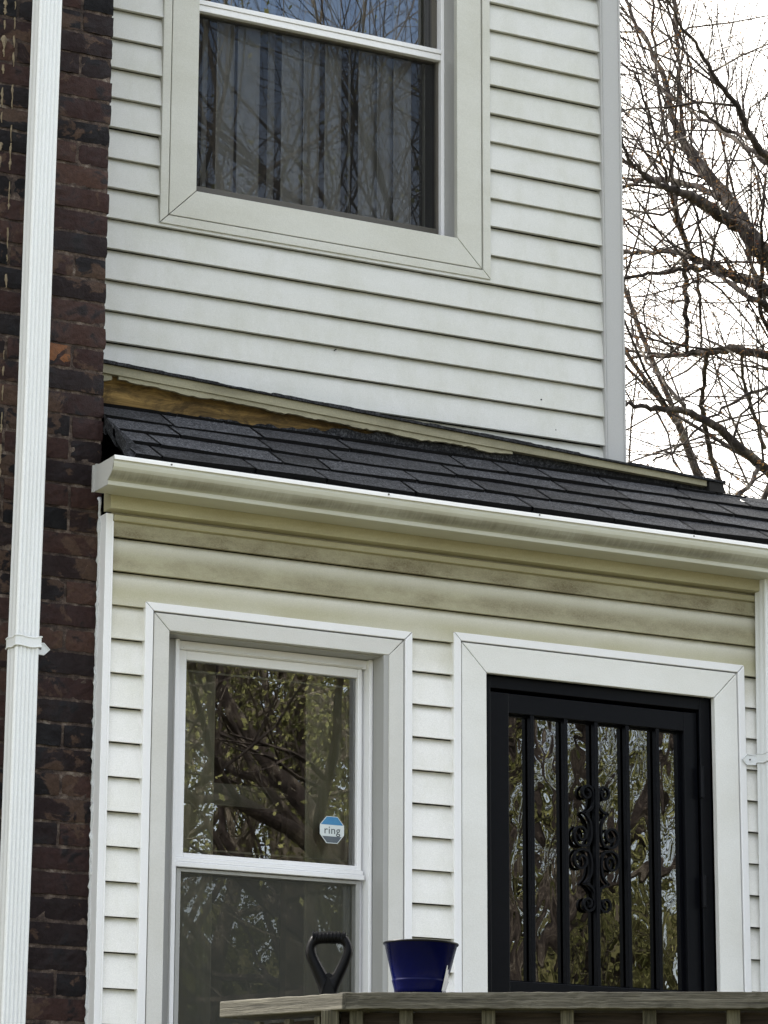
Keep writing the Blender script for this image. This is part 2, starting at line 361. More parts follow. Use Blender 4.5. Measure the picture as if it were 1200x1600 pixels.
# ------------------------------------------------------------------ sided house
UY = .433                                   # the upper wall stands back this far
PITCHC = .1016
house = empty('sided_house', 'pale clapboard house with a small dark shingled roof between its two storeys', 'house')
def siding(mb, lines, x0, x1, Y, holes, z_lo, z_hi, wav, seed):
    """one lapped course per line z: butt at z, top at z+PITCHC"""
    rr = random.Random(seed)
    for z in lines:
        ph = rr.uniform(0, 6); am = wav*rr.uniform(.5, 1.3)
        # free x intervals: cut where a hole covers the course
        segs = []
        cuts = sorted([(h[0], h[1]) for h in holes if h[2] < z+PITCHC-1e-4 and h[3] > z+1e-4])
        full = [h for h in holes if h[2] <= z+1e-4 and h[3] >= z+PITCHC-1e-4]
        part = [h for h in holes if h not in full and h[2] < z+PITCHC-1e-4 and h[3] > z+1e-4]
        def emit(a, b, za, zb):
            def off(t): return -.0150*(1-t)+(.005*((t-.8)/.2)**1.5 if t > .8 else 0)
            ta, tb = (za-z)/PITCHC, (zb-z)/PITCHC
            prof = []; vals = []
            if ta <= 1e-3: prof.append((Y+.008, za+.0035)); vals.append(0.02); prof.append((Y-.013, za+.0005)); vals.append(0.02)
            nn = 8
            for q in range(nn+1):
                t = ta+(tb-ta)*q/nn; prof.append((Y+off(t)-.0014*math.sin(math.pi*t), z+PITCHC*t+(0.0015 if q == 0 and ta <= 1e-3 else 0))); vals.append(t)
            nx = max(2, int((b-a)/.06))
            fz = lambda x, j: (am*math.sin(x*2.1+ph)+am*.4*math.sin(x*5.3+ph*2), am*.9*math.sin(x*1.3+ph*1.7))
            mb.profile(prof, a, b, nx, vals, fz, caps=False)
        zt, zb_ = min(z+PITCHC, z_hi), max(z, z_lo)
        if zt <= zb_: continue
        edges = sorted(set([zb_, zt] + [min(max(e, zb_), zt) for h in part for e in (h[2], h[3])]))
        for a_, b_ in zip(edges[:-1], edges[1:]):
            if b_-a_ < .002: continue
            mid = (a_+b_)/2; cur = x0
            for h in sorted([h for h in holes if h[2] < mid < h[3]]):
                if h[0]-cur > .003: emit(cur, h[0], a_, b_)
                cur = h[1]
            if x1-cur > .003: emit(cur, x1, a_, b_)
W1 = (3.811, 4.705, 2.16, 3.675); DR = (4.851, 5.930, 1.50, 3.691)
lower = MB(); siding(lower, [3.860-PITCHC*k for k in range(-1, 26)], 3.699, 9.5, 0, [W1, DR], 1.45, 3.935, .0009, 3)
mesh_obj('lower_wall', lower, 'siding_low', house, attr='course', recalc=False)
UW = (4.022, 5.240, 5.018, 6.75)
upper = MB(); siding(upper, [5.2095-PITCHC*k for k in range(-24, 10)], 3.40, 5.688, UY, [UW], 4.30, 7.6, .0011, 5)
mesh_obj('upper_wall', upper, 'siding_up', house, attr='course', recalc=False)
# sheathing behind the siding, with real openings; side walls, back and roofs
sh = MB()
def wall_with_hole(mb, x0, x1, z0, z1, y0, y1, holes):
    cur = x0
    for h in sorted(holes):
        mb.box(cur, h[0], y0, y1, z0, z1); mb.box(h[0], h[1], y0, y1, z0, h[2]); mb.box(h[0], h[1], y0, y1, h[3], z1); cur = h[1]
    mb.box(cur, x1, y0, y1, z0, z1)
wall_with_hole(sh, 3.72, 9.45, 1.0, 3.93, .016, .10, [(3.86, 4.64, 2.22, 3.63), (4.93, 5.85, 1.51, 3.61)])
wall_with_hole(sh, 3.42, 5.70, 4.25, 7.6, UY+.016, UY+.10, [(4.10, 5.165, 5.10, 6.70)])
mesh_obj('sheathing', sh, 'dark_gap', house)
sw = MB()
for k in range(62):
    z = 4.2+k*PITCHC*.55 if False else 1.0+k*PITCHC
    z1 = z+PITCHC
    if z1 > 7.6: break
    if z > 4.35: sw.add([(5.752, UY+.09, z), (5.752, 8, z), (5.740, 8, z1), (5.740, UY+.09, z1), (5.74, UY+.09, z), (5.74, 8, z)], [(0, 1, 2, 3), (4, 5, 1, 0)])
mesh_obj('side_wall', sw, 'siding_up', house, attr='course')
rf = MB(); rf.box(3.0, 6.0, .15, 8.3, 7.6, 7.75); rf.box(3.72, 9.45, 3.9, 8, 0, 4.0); rf.box(3.42, 5.73, 7.9, 8.0, 3, 7.6); rf.box(3.72, 5.72, .60, .62, 4.05, 4.45)
mesh_obj('main_roof', rf, 'shingle', house, attr='tone')
fd = MB(); fd.box(3.72, 9.45, .03, 3.9, 0, 1.0); mesh_obj('foundation', fd, 'conc', house)
for (hx, hz, hr_) in ((5.436, 4.628, .0030), (5.492, 4.530, .0022), (5.515, 4.518, .0026), (5.62, 4.51, .002), (4.66, 4.69, .002)):
    nh = MB(); nh.tube([(hx, UY-.0135, hz), (hx, UY+.004, hz)], hr_, 10); mesh_obj('nail_hole', nh, 'dark_gap', house)
# corner post of the upper storey
cp = MB(); cp.prism([(5.684, 4.30), (5.767, 4.30), (5.767, 7.6), (5.684, 7.6)], UY-.022, UY+.085)
mesh_obj('corner_trim', cp, 'trim_corner', house, bevel=.003)
cp2 = MB(); cp2.box(5.6905, 5.6935, UY-.0245, UY-.0215, 4.36, 7.6); cp2.box(5.757, 5.760, UY-.0245, UY-.0215, 4.36, 7.6)
mesh_obj('corner_bead', cp2, 'trim_corner', house)
# left edge trim of the lower storey and its caulk line
lt = MB(); lt.box(3.678, 3.7015, -.018, .052, 1.4, 3.928); lt.box(3.6975, 3.7025, -.0205, -.0165, 1.4, 3.905)
mesh_obj('edge_trim', lt, 'vinyl_white', house, bevel=.0025)
ck = MB(); pts = []; rad = []
z = 1.4
while z < 3.99:
    pts.append((3.677+random.uniform(-.002, .002), 0.031+random.uniform(-.004, .004), z)); rad.append(random.choice((.003, .0035, .0045, .006))*random.uniform(.8, 1.2)); z += random.uniform(.008, .022)
ck.tube(pts, rad, 7); mesh_obj('caulk_bead', ck, 'caulk', house, smooth=True)
# frieze board, soffit lip and channel under the gutter
fr = MB(); fr.box(3.676, 9.4, -.055, .0, 3.9345, 4.02); mesh_obj('frieze_board', fr, 'trim_cream', house, bevel=.002)
jc = MB(); jc.box(3.703, 9.4, -.020, .008, 3.9065, 3.9265); jc.box(3.704, 9.4, -.0245, -.0202, 3.9075, 3.9105); mesh_obj('top_channel', jc, 'trim_cream', house, bevel=.0015)

def casing(parent, x0, x1, z0, z1, jw, cw, Y, tm, jm, bottom=True, tilt=.006):
    """thin raised outer channel, dark slit, flat mitred casing"""
    G = .0014
    def ring(mb, a0, a1, b0, b1, wd, y0, y1, face=None):
        xi0, xi1, zi0, zi1 = a0+wd, a1-wd, b0+wd, b1-wd
        quads = {'l': [(a0, b0), (xi0, zi0), (xi0, zi1), (a0, b1)], 'r': [(xi1, zi0), (a1, b0), (a1, b1), (xi1, zi1)],
                 't': [(xi0, zi1), (xi1, zi1), (a1, b1), (a0, b1)], 'b': [(a0, b0), (a1, b0), (xi1, zi0), (xi0, zi0)]}
        for k, q in quads.items():
            if k == 'b' and not bottom: continue
            if not bottom and k in 'lr': q = [(p[0], (b0 if p[1] in (zi0, b0) else p[1])) for p in q]
            cx = sum(p[0] for p in q)/4; cz = sum(p[1] for p in q)/4
            d = {'l': (0, -1), 'r': (0, -1), 't': (-1, 0), 'b': (-1, 0)}[k]
            q = [(p[0]+(G if d[0] and p[0] < cx else -G if d[0] else 0), p[1]+(G if d[1] and p[1] < cz else -G if d[1] else 0)) for p in q]
            yy = y0+{'l': 0, 'r': .0004, 't': .0008, 'b': .0002}[k]
            mb.prism(q, yy, y1)
    a = MB(); ring(a, x0, x1, z0, z1, jw, Y-.0195, Y+.008); mesh_obj('outer_channel', a, jm, parent, bevel=.002)
    s = .0042
    b = MB(); ring(b, x0+jw+s, x1-jw-s, z0+jw+s, z1-jw-s, cw-s, Y-.0165, Y+.006); mesh_obj('casing', b, tm, parent, bevel=.002)
    return x0+jw+cw, x1-jw-cw, z0+jw+cw, z1-jw-cw
def frame_rect(mb, x0, x1, z0, z1, wl, wr, wb, wt, y0, y1):
    mb.box(x0, x0+wl, y0, y1, z0, z1); mb.box(x1-wr, x1, y0+.0003, y1, z0, z1)
    if wb: mb.box(x0+wl, x1-wr, y0+.0006, y1, z0, z0+wb)
    if wt: mb.box(x0+wl, x1-wr, y0+.0009, y1, z1-wt, z1)
def pane(name, x0, x1, z0, z1, y, m, parent, th=.004):
    g = MB(); g.add([(x0, y, z0), (x1, y, z0), (x1, y, z1), (x0, y, z1)], [(0, 1, 2, 3)]); return mesh_obj(name, g, m, parent, recalc=False)
# ---- lower window
w1 = empty('window', parent=house); w1['label'] = 'white double hung window beside the security door'
ix0, ix1, iz0, iz1 = casing(w1, *W1, .025, .054, 0, 'trim_shaded', 'vinyl_white')
# opening x 3.890..4.626 -> inner right edge is 4.608
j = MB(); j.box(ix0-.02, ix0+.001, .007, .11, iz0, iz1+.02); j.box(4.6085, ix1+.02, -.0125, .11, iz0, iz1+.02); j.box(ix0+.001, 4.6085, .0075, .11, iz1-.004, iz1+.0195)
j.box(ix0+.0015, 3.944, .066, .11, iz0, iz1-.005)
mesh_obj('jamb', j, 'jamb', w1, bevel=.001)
fz1 = iz1-.0055
f1 = MB(); frame_rect(f1, 3.944, 4.6075, 2.24, fz1, .012, .012, .03, .0, .055, .13)
f1.box(3.956, 4.5955, .074, .13, fz1-.026, fz1); f1.box(3.975, 4.58, .067, .072, fz1-.024, fz1-.02)
f1.box(3.956, 3.967, .075, .13, 2.27, fz1-.026); f1.box(4.585, 4.5955, .100, .13, 2.27, fz1-.026)
f1.box(4.599, 4.6015, .0505, .055, 2.27, fz1-.03)
mesh_obj('frame', f1, 'vinyl_white', w1, bevel=.002)
s1 = MB(); frame_rect(s1, 3.967, 4.585, 2.944, fz1-.026, .026, .014, .014, .028, .084, .122)
s1.box(3.962, 4.59, .070, .118, 2.914, 2.929); s1.box(3.964, 4.588, .076, .118, 2.930, 2.943)
mesh_obj('sash', s1, 'vinyl_white', w1, bevel=.002)
pane('pane', 3.993, 4.571, 2.958, fz1-.053, .100, 'glass', w1)
iw = MB(); frame_rect(iw, 4.005, 4.558, 2.975, fz1-.075, .005, .006, .005, .006, .126, .130); mesh_obj('inner_bead', iw, 'room_beige', w1)
s2 = MB(); frame_rect(s2, 3.972, 4.580, 2.27, 2.912, .014, .012, .03, .010, .082, .112); mesh_obj('screen_frame', s2, 'jamb', w1, bevel=.001)
pane('screen', 3.986, 4.568, 2.30, 2.902, .090, 'screen', w1); pane('pane', 3.986, 4.568, 2.30, 2.902, .118, 'glass', w1)
# ---- upper window
w2 = empty('window', parent=house); w2['label'] = 'large grey-white double hung window with vertical blinds above the little roof'
ux0, ux1, uz0, uz1 = casing(w2, *UW, .029, .0985, UY, 'trim_up', 'trim_up')
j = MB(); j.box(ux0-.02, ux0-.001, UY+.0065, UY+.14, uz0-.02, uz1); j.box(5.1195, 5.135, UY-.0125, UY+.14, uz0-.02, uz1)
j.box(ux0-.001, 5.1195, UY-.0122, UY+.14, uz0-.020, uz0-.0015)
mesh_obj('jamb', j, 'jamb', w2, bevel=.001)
f2 = MB(); frame_rect(f2, ux0, 5.119, uz0-.001, 6.70, .010, .013, .0, .02, UY+.082, UY+.14); mesh_obj('frame', f2, 'vinyl_white', w2, bevel=.002)
GY = UY+.10
s3 = MB(); frame_rect(s3, ux0+.0102, 5.1055, uz0, 5.812, .012, .008, .064, .004, GY, GY+.03)
s3.box(ux0+.03, 5.09, GY-.010, GY, uz0+.030, uz0+.038); s3.box(ux0+.025, 5.094, GY-.004, GY, uz0+.042, uz0+.060)
mesh_obj('screen_frame', s3, 'bronze', w2, bevel=.0015)
s4 = MB(); s4.box(ux0+.0105, 5.1052, UY+.083, UY+.135, 5.8125, 5.834); s4.box(ux0+.0105, 5.1050, UY+.079, UY+.135, 5.835, 5.851); mesh_obj('meeting_rail', s4, 'vinyl_white', w2, bevel=.0015)
s5 = MB(); frame_rect(s5, ux0+.0108, 5.1045, 5.8515, 6.66, .012, .020, .0, .02, GY+.01, GY+.035); mesh_obj('sash', s5, 'bronze', w2, bevel=.001)
pane('screen', ux0+.022, 5.098, uz0+.06, 5.81, GY+.012, 'screen_dark', w2); pane('pane', ux0+.022, 5.098, uz0+.06, 5.81, GY+.018, 'glass_up', w2)
pane('pane', ux0+.022, 5.085, 5.8515, 6.65, GY+.022, 'glass_top', w2)
# ---- security door
dr = empty('door', parent=house); dr['label'] = 'black steel security door with vertical bars and scrollwork'
dx0, dx1, dz0, dz1 = casing(dr, DR[0], DR[1], DR[2], DR[3], .025, .0915, 0, 'trim', 'vinyl_white', bottom=False)
df = MB(); df.box(dx0+.001, dx0+.030, .012, .10, 1.52, dz1-.001); df.box(dx1-.040, dx1-.0005, .012, .10, 1.52, dz1-.0012); df.box(dx0+.0302, dx1-.0405, .0122, .10, dz1-.040, dz1-.0015)
df.box(dx1-.046, dx1-.0402, .006, .0119, 1.52, dz1-.041)
mesh_obj('frame', df, 'steel_black', dr, bevel=.002)
lf = MB(); X0, X1 = dx0+.034, dx1-.047; ZT = dz1-.050
lf.box(X0, X0+.066, .020, .06, 1.53, ZT); lf.box(X1-.05, X1, .0203, .06, 1.53, ZT); lf.box(X0+.066, X1-.05, .0206, .06, ZT-.062, ZT-.0005)
lf.box(X0+.066, X1-.05, .0209, .06, 2.56, 2.632); lf.box(X0+.066, X1-.05, .021, .06, 1.53, 1.66); lf.box(X0+.066, X1-.05, .035, .05, 1.66, 2.56)
mesh_obj('leaf', lf, 'steel_black', dr, bevel=.002)
for z in (3.30, 2.95, 1.75):
    hg = MB(); hg.tube([(dx1-.043, .004, z-.05), (dx1-.043, .004, z+.05)], .008, 10); mesh_obj('hinge', hg, 'steel_black', dr)
GX0, GX1, GZ0, GZ1 = X0+.066, X1-.05, 2.632, ZT-.062
g_in = MB(); frame_rect(g_in, GX0, GX1, GZ0, GZ1, .006, .010, .006, .006, .044, .052); mesh_obj('glazing_bead', g_in, 'steel_black', dr)
pane('pane', GX0+.003, GX1-.003, GZ0, GZ1, .0515, 'glass_door', dr)
for x in (5.155, 5.278, 5.390, 5.506, 5.619):
    b = MB(); b.box(x-.0065, x+.0065, .024, .046, GZ0-.002, GZ1+.002); mesh_obj('bar', b, 'steel_black', dr, bevel=.0015)
def spiral(cx, cz, r0, r1, a0, turns, n=26):
    return [(cx+(r0+(r1-r0)*i/n)*math.cos(a0+turns*2*math.pi*i/n), cz+(r0+(r1-r0)*i/n)*math.sin(a0+turns*2*math.pi*i/n)) for i in range(n+1)]
def ribbon(mb, pts, wdt, y0, y1):
    P = [Vector((p[0], 0, p[1])) for p in pts]; n = len(P); o = len(mb.v)
    for i in range(n):
        t = (P[min(i+1, n-1)]-P[max(i-1, 0)]).normalized(); nn = Vector((-t.z, 0, t.x))*wdt/2
        for q, y in ((P[i]+nn, y0), (P[i]-nn, y0), (P[i]-nn, y1), (P[i]+nn, y1)): mb.v.append((q.x, y, q.z)); mb.a.append(0)
    for i in range(n-1):
        for j in range(4): mb.f.append((o+i*4+j, o+i*4+(j+1) % 4, o+(i+1)*4+(j+1) % 4, o+(i+1)*4+j))
    mb.f.append((o, o+1, o+2, o+3)); e = o+(n-1)*4; mb.f.append((e+3, e+2, e+1, e))
def smooth_path(p, it=3):
    for _ in range(it):
        q = [p[0]]
        for a, b in zip(p[:-1], p[1:]): q += [(a[0]*.75+b[0]*.25, a[1]*.75+b[1]*.25), (a[0]*.25+b[0]*.75, a[1]*.25+b[1]*.75)]
        p = q+[p[-1]]
    return p
CX, CZ = 5.390, 3.062
for sx in (-1, 1):
    sm = MB()
    for sz in (-1, 1):
        T = lambda pts: [(CX+sx*p[0]*.88, CZ+sz*p[1]) for p in pts]
        # inner large scroll near the middle, running up to a point
        a = spiral(.060, .044, .010, .036, 3.6, -1.15)
        a = a[:]; end = a[-1]
        path = smooth_path([(.026, .020), (.018, .055), (.020, .085), (.034, .104), (.052, .118)])
        sp = spiral(.062, .040, .037, .010, math.pi*.5*-1-.6, 1.35)
        ribbon(sm, T(sp), .0070, .028, .042)
        ribbon(sm, T(smooth_path([sp[0], (.034, .008), (.022, .028), (.019, .060), (.026, .090), (.050, .112)])), .0070, .0282, .0418)
        # outer scroll curling at the end
        sp2 = spiral(.036, .174, .026, .009, math.pi*1.0, -1.25)
        ribbon(sm, T(sp2), .0070, .028, .042)
        ribbon(sm, T(smooth_path([sp2[0], (.0095, .152), (.012, .132), (.030, .116), (.050, .112)])), .0070, .0282, .0418)
    mesh_obj('scroll', sm, 'steel_black', dr)
# ---- little roof between the storeys
rb = MB(); TH = R(34); ct, st_ = math.cos(TH), math.sin(TH); RY0, RZ0 = -.130, 4.078
def rp(x, s, h=0): return (x, RY0+s*ct-h*st_, RZ0+s*st_+h*ct)
SL = .47
def hipx(s): return 6.07+(SL-s)/SL*1.5           # right hip of the roof
base = [rp(3.72, 0, -.012), rp(hipx(0), 0, -.012), rp(hipx(SL), SL, -.012), rp(3.72, SL, -.012)]
rb.add(base+[(p[0], p[1], p[2]-.02) for p in base], [(0, 1, 2, 3), (7, 6, 5, 4), (0, 4, 5, 1), (1, 5, 6, 2)])
# hip side plane falling away to the right
rb.add([rp(hipx(0), 0, -.01), (hipx(0)+.3, .9, 4.0), (6.3, .62, 4.30), rp(hipx(SL), SL, -.01)], [(0, 1, 2, 3)])
rr = random.Random(11)
EXPO = .113
for row in range(5):
    s0 = row*EXPO-.004; s1 = min(s0+EXPO+.03, SL+.01)
    x = 3.70-rr.uniform(0, .3)
    ph = rr.uniform(0, 6)
    wv = lambda X, q=ph: .0035*math.sin(X*4.1+q)+.002*math.sin(X*11.3+q*3)+.0012*math.sin(X*23+q)
    while x < 7.6:
        wd = rr.choice((.305, .305, .16, .24, .41)); x1 = x+wd-.0065; xa = max(x, 3.715); xb = min(x1, hipx(s0)-.01); tone = rr.random()
        if xb-xa > .02:
            n = max(2, int((xb-xa)/.03)); dz = rr.uniform(-.001, .0015); o_ = len(rb.v); sj = rr.uniform(-.004, .004)
            XS = [xa, xa+.0035]+[xa+(xb-xa)*i/n for i in range(1, n)]+[xb-.0035, xb]; n = len(XS)-1
            for i in range(n+1):
                X = XS[i]; e = wv(X)+rr.uniform(-.0008, .0008)
                lift = .0125+dz+.002*math.sin(X*7+ph)
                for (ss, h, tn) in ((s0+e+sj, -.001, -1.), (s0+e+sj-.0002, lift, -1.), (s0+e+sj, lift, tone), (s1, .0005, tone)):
                    rb.v.append(rp(X, ss, h)); rb.a.append(-1. if i in (0, n) else tn)  # black cut edges; the colour also paints shadow lines at butts and slots
            for i in range(n):
                for j_ in (0, 2): rb.f.append((o_+i*4+j_, o_+(i+1)*4+j_, o_+(i+1)*4+j_+1, o_+i*4+j_+1))
        x += wd
# hip cap
for i in range(7):
    sA = SL-.02-i*.08; sB = sA-.11; xA, xB = hipx(sA), hipx(sB); a = Vector(rp(xA, sA, .004)); b = Vector(rp(xB, sB, .014)); 
    pl = Vector((-.16, 0, 0)); pr = Vector((.10, .05, -.05))
    rb.add([a+pl*.9, b+pl, b+Vector((0, 0, .006)), a, b+pr, a+pr, b+pl+Vector((0, 0, -.01)), b+Vector((0, 0, -.006)), b+pr+Vector((0, 0, -.01))], [(0, 1, 2, 3), (3, 2, 4, 5), (6, 7, 2, 1), (7, 8, 4, 2)], rr.random())
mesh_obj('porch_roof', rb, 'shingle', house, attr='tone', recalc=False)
# flashing pieces at the left end where roof meets brick
fl = MB()
for k in range(4):
    a_ = rp(3.700+k*.006, .0+k*.10, .010); b_ = rp(3.712+k*.006, .13+k*.10, .012)
    fl.add([(3.688, a_[1], a_[2]-.02), (3.752-k*.008, a_[1], a_[2]+.004), (3.730-k*.008, b_[1], b_[2]+.006), (3.688, b_[1], b_[2]+.002), (3.688, a_[1]+.01, a_[2]+.035), (3.688, b_[1], b_[2]+.04)], [(0, 1, 2, 3), (0, 3, 5, 4)], .1)
mesh_obj('step_flashing', fl, 'shingle', house, attr='tone', recalc=False)
# ---- damaged trim band above the roof: drip course, fascia, ragged strip, bare plywood
def fline(x): return 4.471-(x-3.77)*(4.471-4.376)/(6.04-3.77)     # top edge of band (settled to the right)
def swoop(mb, x0, x1, zt, zb, y0, y1, n=60):
    for i in range(n):
        a = x0+(x1-x0)*i/n; b = x0+(x1-x0)*(i+1)/n
        mb.v += [(a, y0, zb(a)), (b, y0, zb(b)), (b, y0, zt(b)), (a, y0, zt(a)), (a, y1, zb(a)), (b, y1, zb(b)), (b, y1, zt(b)), (a, y1, zt(a))]; mb.a += [0.]*8
        o = len(mb.v)-8; mb.f += [(o, o+1, o+2, o+3), (o+7, o+6, o+5, o+4), (o+3, o+2, o+6, o+7), (o+1, o, o+4, o+5)]
        if i == 0: mb.f.append((o, o+3, o+7, o+4))
        if i == n-1: mb.f.append((o+1, o+5, o+6, o+2))
def bandh(x): return .034-.010*max(0, (x-5.0))/1.0
fb = MB(); swoop(fb, 3.60, 5.975, lambda x: fline(x)-.0045, lambda x: fline(x)-bandh(x), .240, .262); mesh_obj('fascia', fb, 'fascia', house, bevel=.0015)
rs = random.Random(4)
rag = {}
def ragged(x, base, amp, key):
    k = (key, int(x*26)); 
    if k not in rag: rag[k] = rs.uniform(-1, 1)
    k2 = (key, int(x*26)+1)
    if k2 not in rag: rag[k2] = rs.uniform(-1, 1)
    t = x*26-int(x*26); t = t*t*(3-2*t); return base+amp*(rag[k]*(1-t)+rag[k2]*t)
ps = MB(); swoop(ps, 3.82, 5.22, lambda x: fline(x)-bandh(x)+.003, lambda x: fline(x)-bandh(x)-ragged(x*.6, .015, .005, 1)-ragged(x*2.9, 0, .0022, 11), .245, .258, 260)
swoop(ps, 3.70, 3.80, lambda x: fline(x)-.03, lambda x: fline(x)-ragged(x, .052, .006, 2), .250, .262, 20); mesh_obj('peeling_strip', ps, 'fascia', house)
bw = MB(); swoop(bw, 3.70, 4.85, lambda x: fline(x)-.02, lambda x: 4.300, .281, .300, 20); mesh_obj('bare_plywood', bw, 'bare_wood', house)
# tattered felt edge hanging over the plywood bottom
tf = MB(); swoop(tf, 3.70, 6.02, lambda x: ragged(x, 4.336+.014*min(1, (x-3.7)*1.4)+.030*max(0, min(1, (x-4.30)/.40)) if x < 4.9 else 4.380, .008, 5)+ragged(x*3.1, 0, .0025, 12), lambda x: 4.300, .264, .272, 320); mesh_obj('torn_felt', tf, 'shingle', house, attr='tone')
_st = [rs.uniform(-1, 1) for _ in range(200)]
def rs_step(x): return _st[int(x*5.3) % 200]
dc = MB(); swoop(dc, 3.60, 6.045, lambda x: fline(x)+.0035+.003*(rs_step(x))+ragged(x*2.3, .0, .0010, 7), lambda x: fline(x)-.005, .2305, UY-.016, 320); mesh_obj('drip_shingle', dc, 'shingle', house, attr='tone')
bk = MB(); bk.box(5.982, 6.04, .236, .42, 4.338, 4.371); bk.box(4.852, 5.98, .283, .42, 4.30, 4.385); mesh_obj('band_end_shadow_gap', bk, 'dark_gap', house)  # block at the band's end, and black fill painting the shadow under the fascia
# ---- curtains and blinds behind the glass
def rooms():
    r = MB()
    def room(x0, x1, y0, y1, z0, z1):
        r.add([(x0, y0, z0), (x1, y0, z0), (x1, y1, z0), (x0, y1, z0), (x0, y0, z1), (x1, y0, z1), (x1, y1, z1), (x0, y1, z1)],
              [(0, 1, 2, 3), (7, 6, 5, 4), (1, 5, 6, 2), (2, 6, 7, 3), (3, 7, 4, 0)])
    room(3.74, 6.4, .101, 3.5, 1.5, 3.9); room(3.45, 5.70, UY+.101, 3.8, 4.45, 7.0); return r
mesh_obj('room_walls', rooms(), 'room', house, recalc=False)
ld = MB(); ld.box(3.98, 4.66, .62, .66, 3.20, 3.27); ld.box(3.9, 4.09, .62, .66, 2.2, 3.75); ld.box(4.60, 4.82, .62, .66, 2.2, 3.75)
mesh_obj('inner_doorway', ld, 'room_beige', house)
bl = empty('vertical_blind', 'grey vertical blind hanging inside the large upper window', 'window blind')
rbl = random.Random(5)
hr = MB(); hr.box(4.17, 5.12, UY+.20, UY+.24, 6.62, 6.66); mesh_obj('head_rail', hr, 'vinyl_white', bl)
x = 4.195
while x < 5.12:
    s = MB(); a = R(rbl.choice((8, 20, 30, 48, 60))+rbl.uniform(-6, 6)); w_ = .044; n = 6; o_ = 0
    bow = .008
    for i in range(n+1):
        t = i/n*2-1; lx = t*w_; ly = bow*(1-t*t)
        X = x+lx*math.cos(a)-ly*math.sin(a); Yv = UY+.19+lx*math.sin(a)+ly*math.cos(a)
        s.v += [(X, Yv, 5.12), (X, Yv, 6.62), (X+.0006, Yv+.0012, 5.12), (X+.0006, Yv+.0012, 6.62)]; s.a += [0]*4
    for i in range(n):
        s.f += [(i*4, i*4+4, i*4+5, i*4+1), (i*4+2, i*4+3, i*4+7, i*4+6)]
    s.f += [(0, 1, 3, 2), (n*4, n*4+2, n*4+3, n*4+1)]
    mesh_obj('slat', s, 'blind', bl, smooth=True); x += .076*rbl.uniform(.85, 1.15)
def curtain(x0, x1, label):
    c = MB(); n = 40; zt, zb = 3.70, 2.1
    for i in range(n+1):
        X = x0+(x1-x0)*i/n; y = .17+.008*math.sin(X*95)+.005*math.sin(X*41)
        c.v += [(X, y, zb), (X, y, zt)]; c.a += [0, 0]
    for i in range(n): c.f.append((i*2, i*2+2, i*2+3, i*2+1))
    o = mesh_obj('curtain', c, 'curtain', smooth=True, recalc=False); sd_ = o.modifiers.new('th', 'SOLIDIFY'); sd_.thickness = .002
    tag(o, label, 'curtain', 'curtains inside the lower window'); return o
curtain(3.99, 4.13, 'narrow beige curtain at the left edge of the lower window')
curtain(4.44, 4.60, 'beige curtain behind the octagonal sticker in the lower window')

# ---- octagonal sticker
stk = empty('window_sticker', 'octagonal blue and white security sticker reading ring, stuck low on the lower window pane', 'sticker', loc=(4.492, .0985, 3.0635))
def octa(z0, z1, k=.041, c=.0165):
    p = [(-k+c*1.35, -k), (k-c*1.35, -k), (k, -k+c*1.6), (k, k-c*1.6), (k-c*1.35, k), (-k+c*1.35, k), (-k, k-c*1.6), (-k, -k+c*1.6)]
    def clip(p, zc, keep):
        r = []
        for a, b in zip(p, p[1:]+p[:1]):
            ia, ib = (a[1]-zc)*keep >= 0, (b[1]-zc)*keep >= 0
            if ia: r.append(a)
            if ia != ib: t = (zc-a[1])/(b[1]-a[1]); r.append((a[0]+t*(b[0]-a[0]), zc))
        return r
    return clip(clip(p, z0, 1), z1, -1)
a = MB(); a.prism(octa(-.05, .05), -.0006, 0); mesh_obj('sticker_face', a, 'sticker_white', stk)
a = MB(); a.prism([(p[0]*.95, p[1]*.96) for p in octa(.016, .05)], -.0010, -.0007); mesh_obj('blue_band', a, 'sticker_blue', stk)
a = MB(); a.prism([(p[0]*.93, p[1]*.95) for p in octa(-.05, -.021)], -.0010, -.0007); mesh_obj('grey_band', a, 'sticker_grey', stk)
tcv = bpy.data.curves.new('lettering', 'FONT'); tcv.body = 'ring'; tcv.size = .0335; tcv.align_x = 'CENTER'; tcv.align_y = 'CENTER'; tcv.extrude = .0001; tcv.space_character = 1.08
tmp = bpy.data.objects.new('tmp', tcv); sc.collection.objects.link(tmp); dg = bpy.context.evaluated_depsgraph_get()
tm_ = bpy.data.meshes.new_from_object(tmp.evaluated_get(dg)); bpy.data.objects.remove(tmp)
tm_.materials.clear(); tm_.materials.append(M['sticker_ink']); to = bpy.data.objects.new('lettering', tm_); sc.collection.objects.link(to); to.parent = stk
to.rotation_euler = (R(90), 0, 0); to.location = (0, -.0012, -.002)

# ------------------------------------------------------------------ gutter
gt = empty('gutter', 'cream aluminium gutter with dirt streaks along the edge of the little roof', 'gutter')
GP = [(-.190, 4.042), (-.205, 4.040), (-.205, 4.051), (-.2035, 4.0525), (-.201, 4.0515), (-.1985, 4.041), (-.1985, 4.0385), (-.2005, 4.030), (-.199, 4.020), (-.194, 4.010), (-.184, 4.000), (-.173, 3.993), (-.164, 3.9885), (-.160, 3.986),
      (-.1615, 3.9845), (-.1615, 3.9735), (-.158, 3.972), (-.062, 3.972), (-.058, 3.974), (-.058, 4.055)]
gv = [0, 0, 0, .05, .05, .05, .2, .3, .4, .5, .6, .68, .74, .78, .85, .9, .95, 1, 1, 1]
gm = MB(); gm.profile(GP, 3.619, 9.5, 60, gv, lambda x, j: (.0008*math.sin(x*3.1), .001*math.sin(x*2.3)-.0012*(x-3.6)), caps=False)
mesh_obj('trough', gm, 'gutter', gt, attr='course', smooth=False)
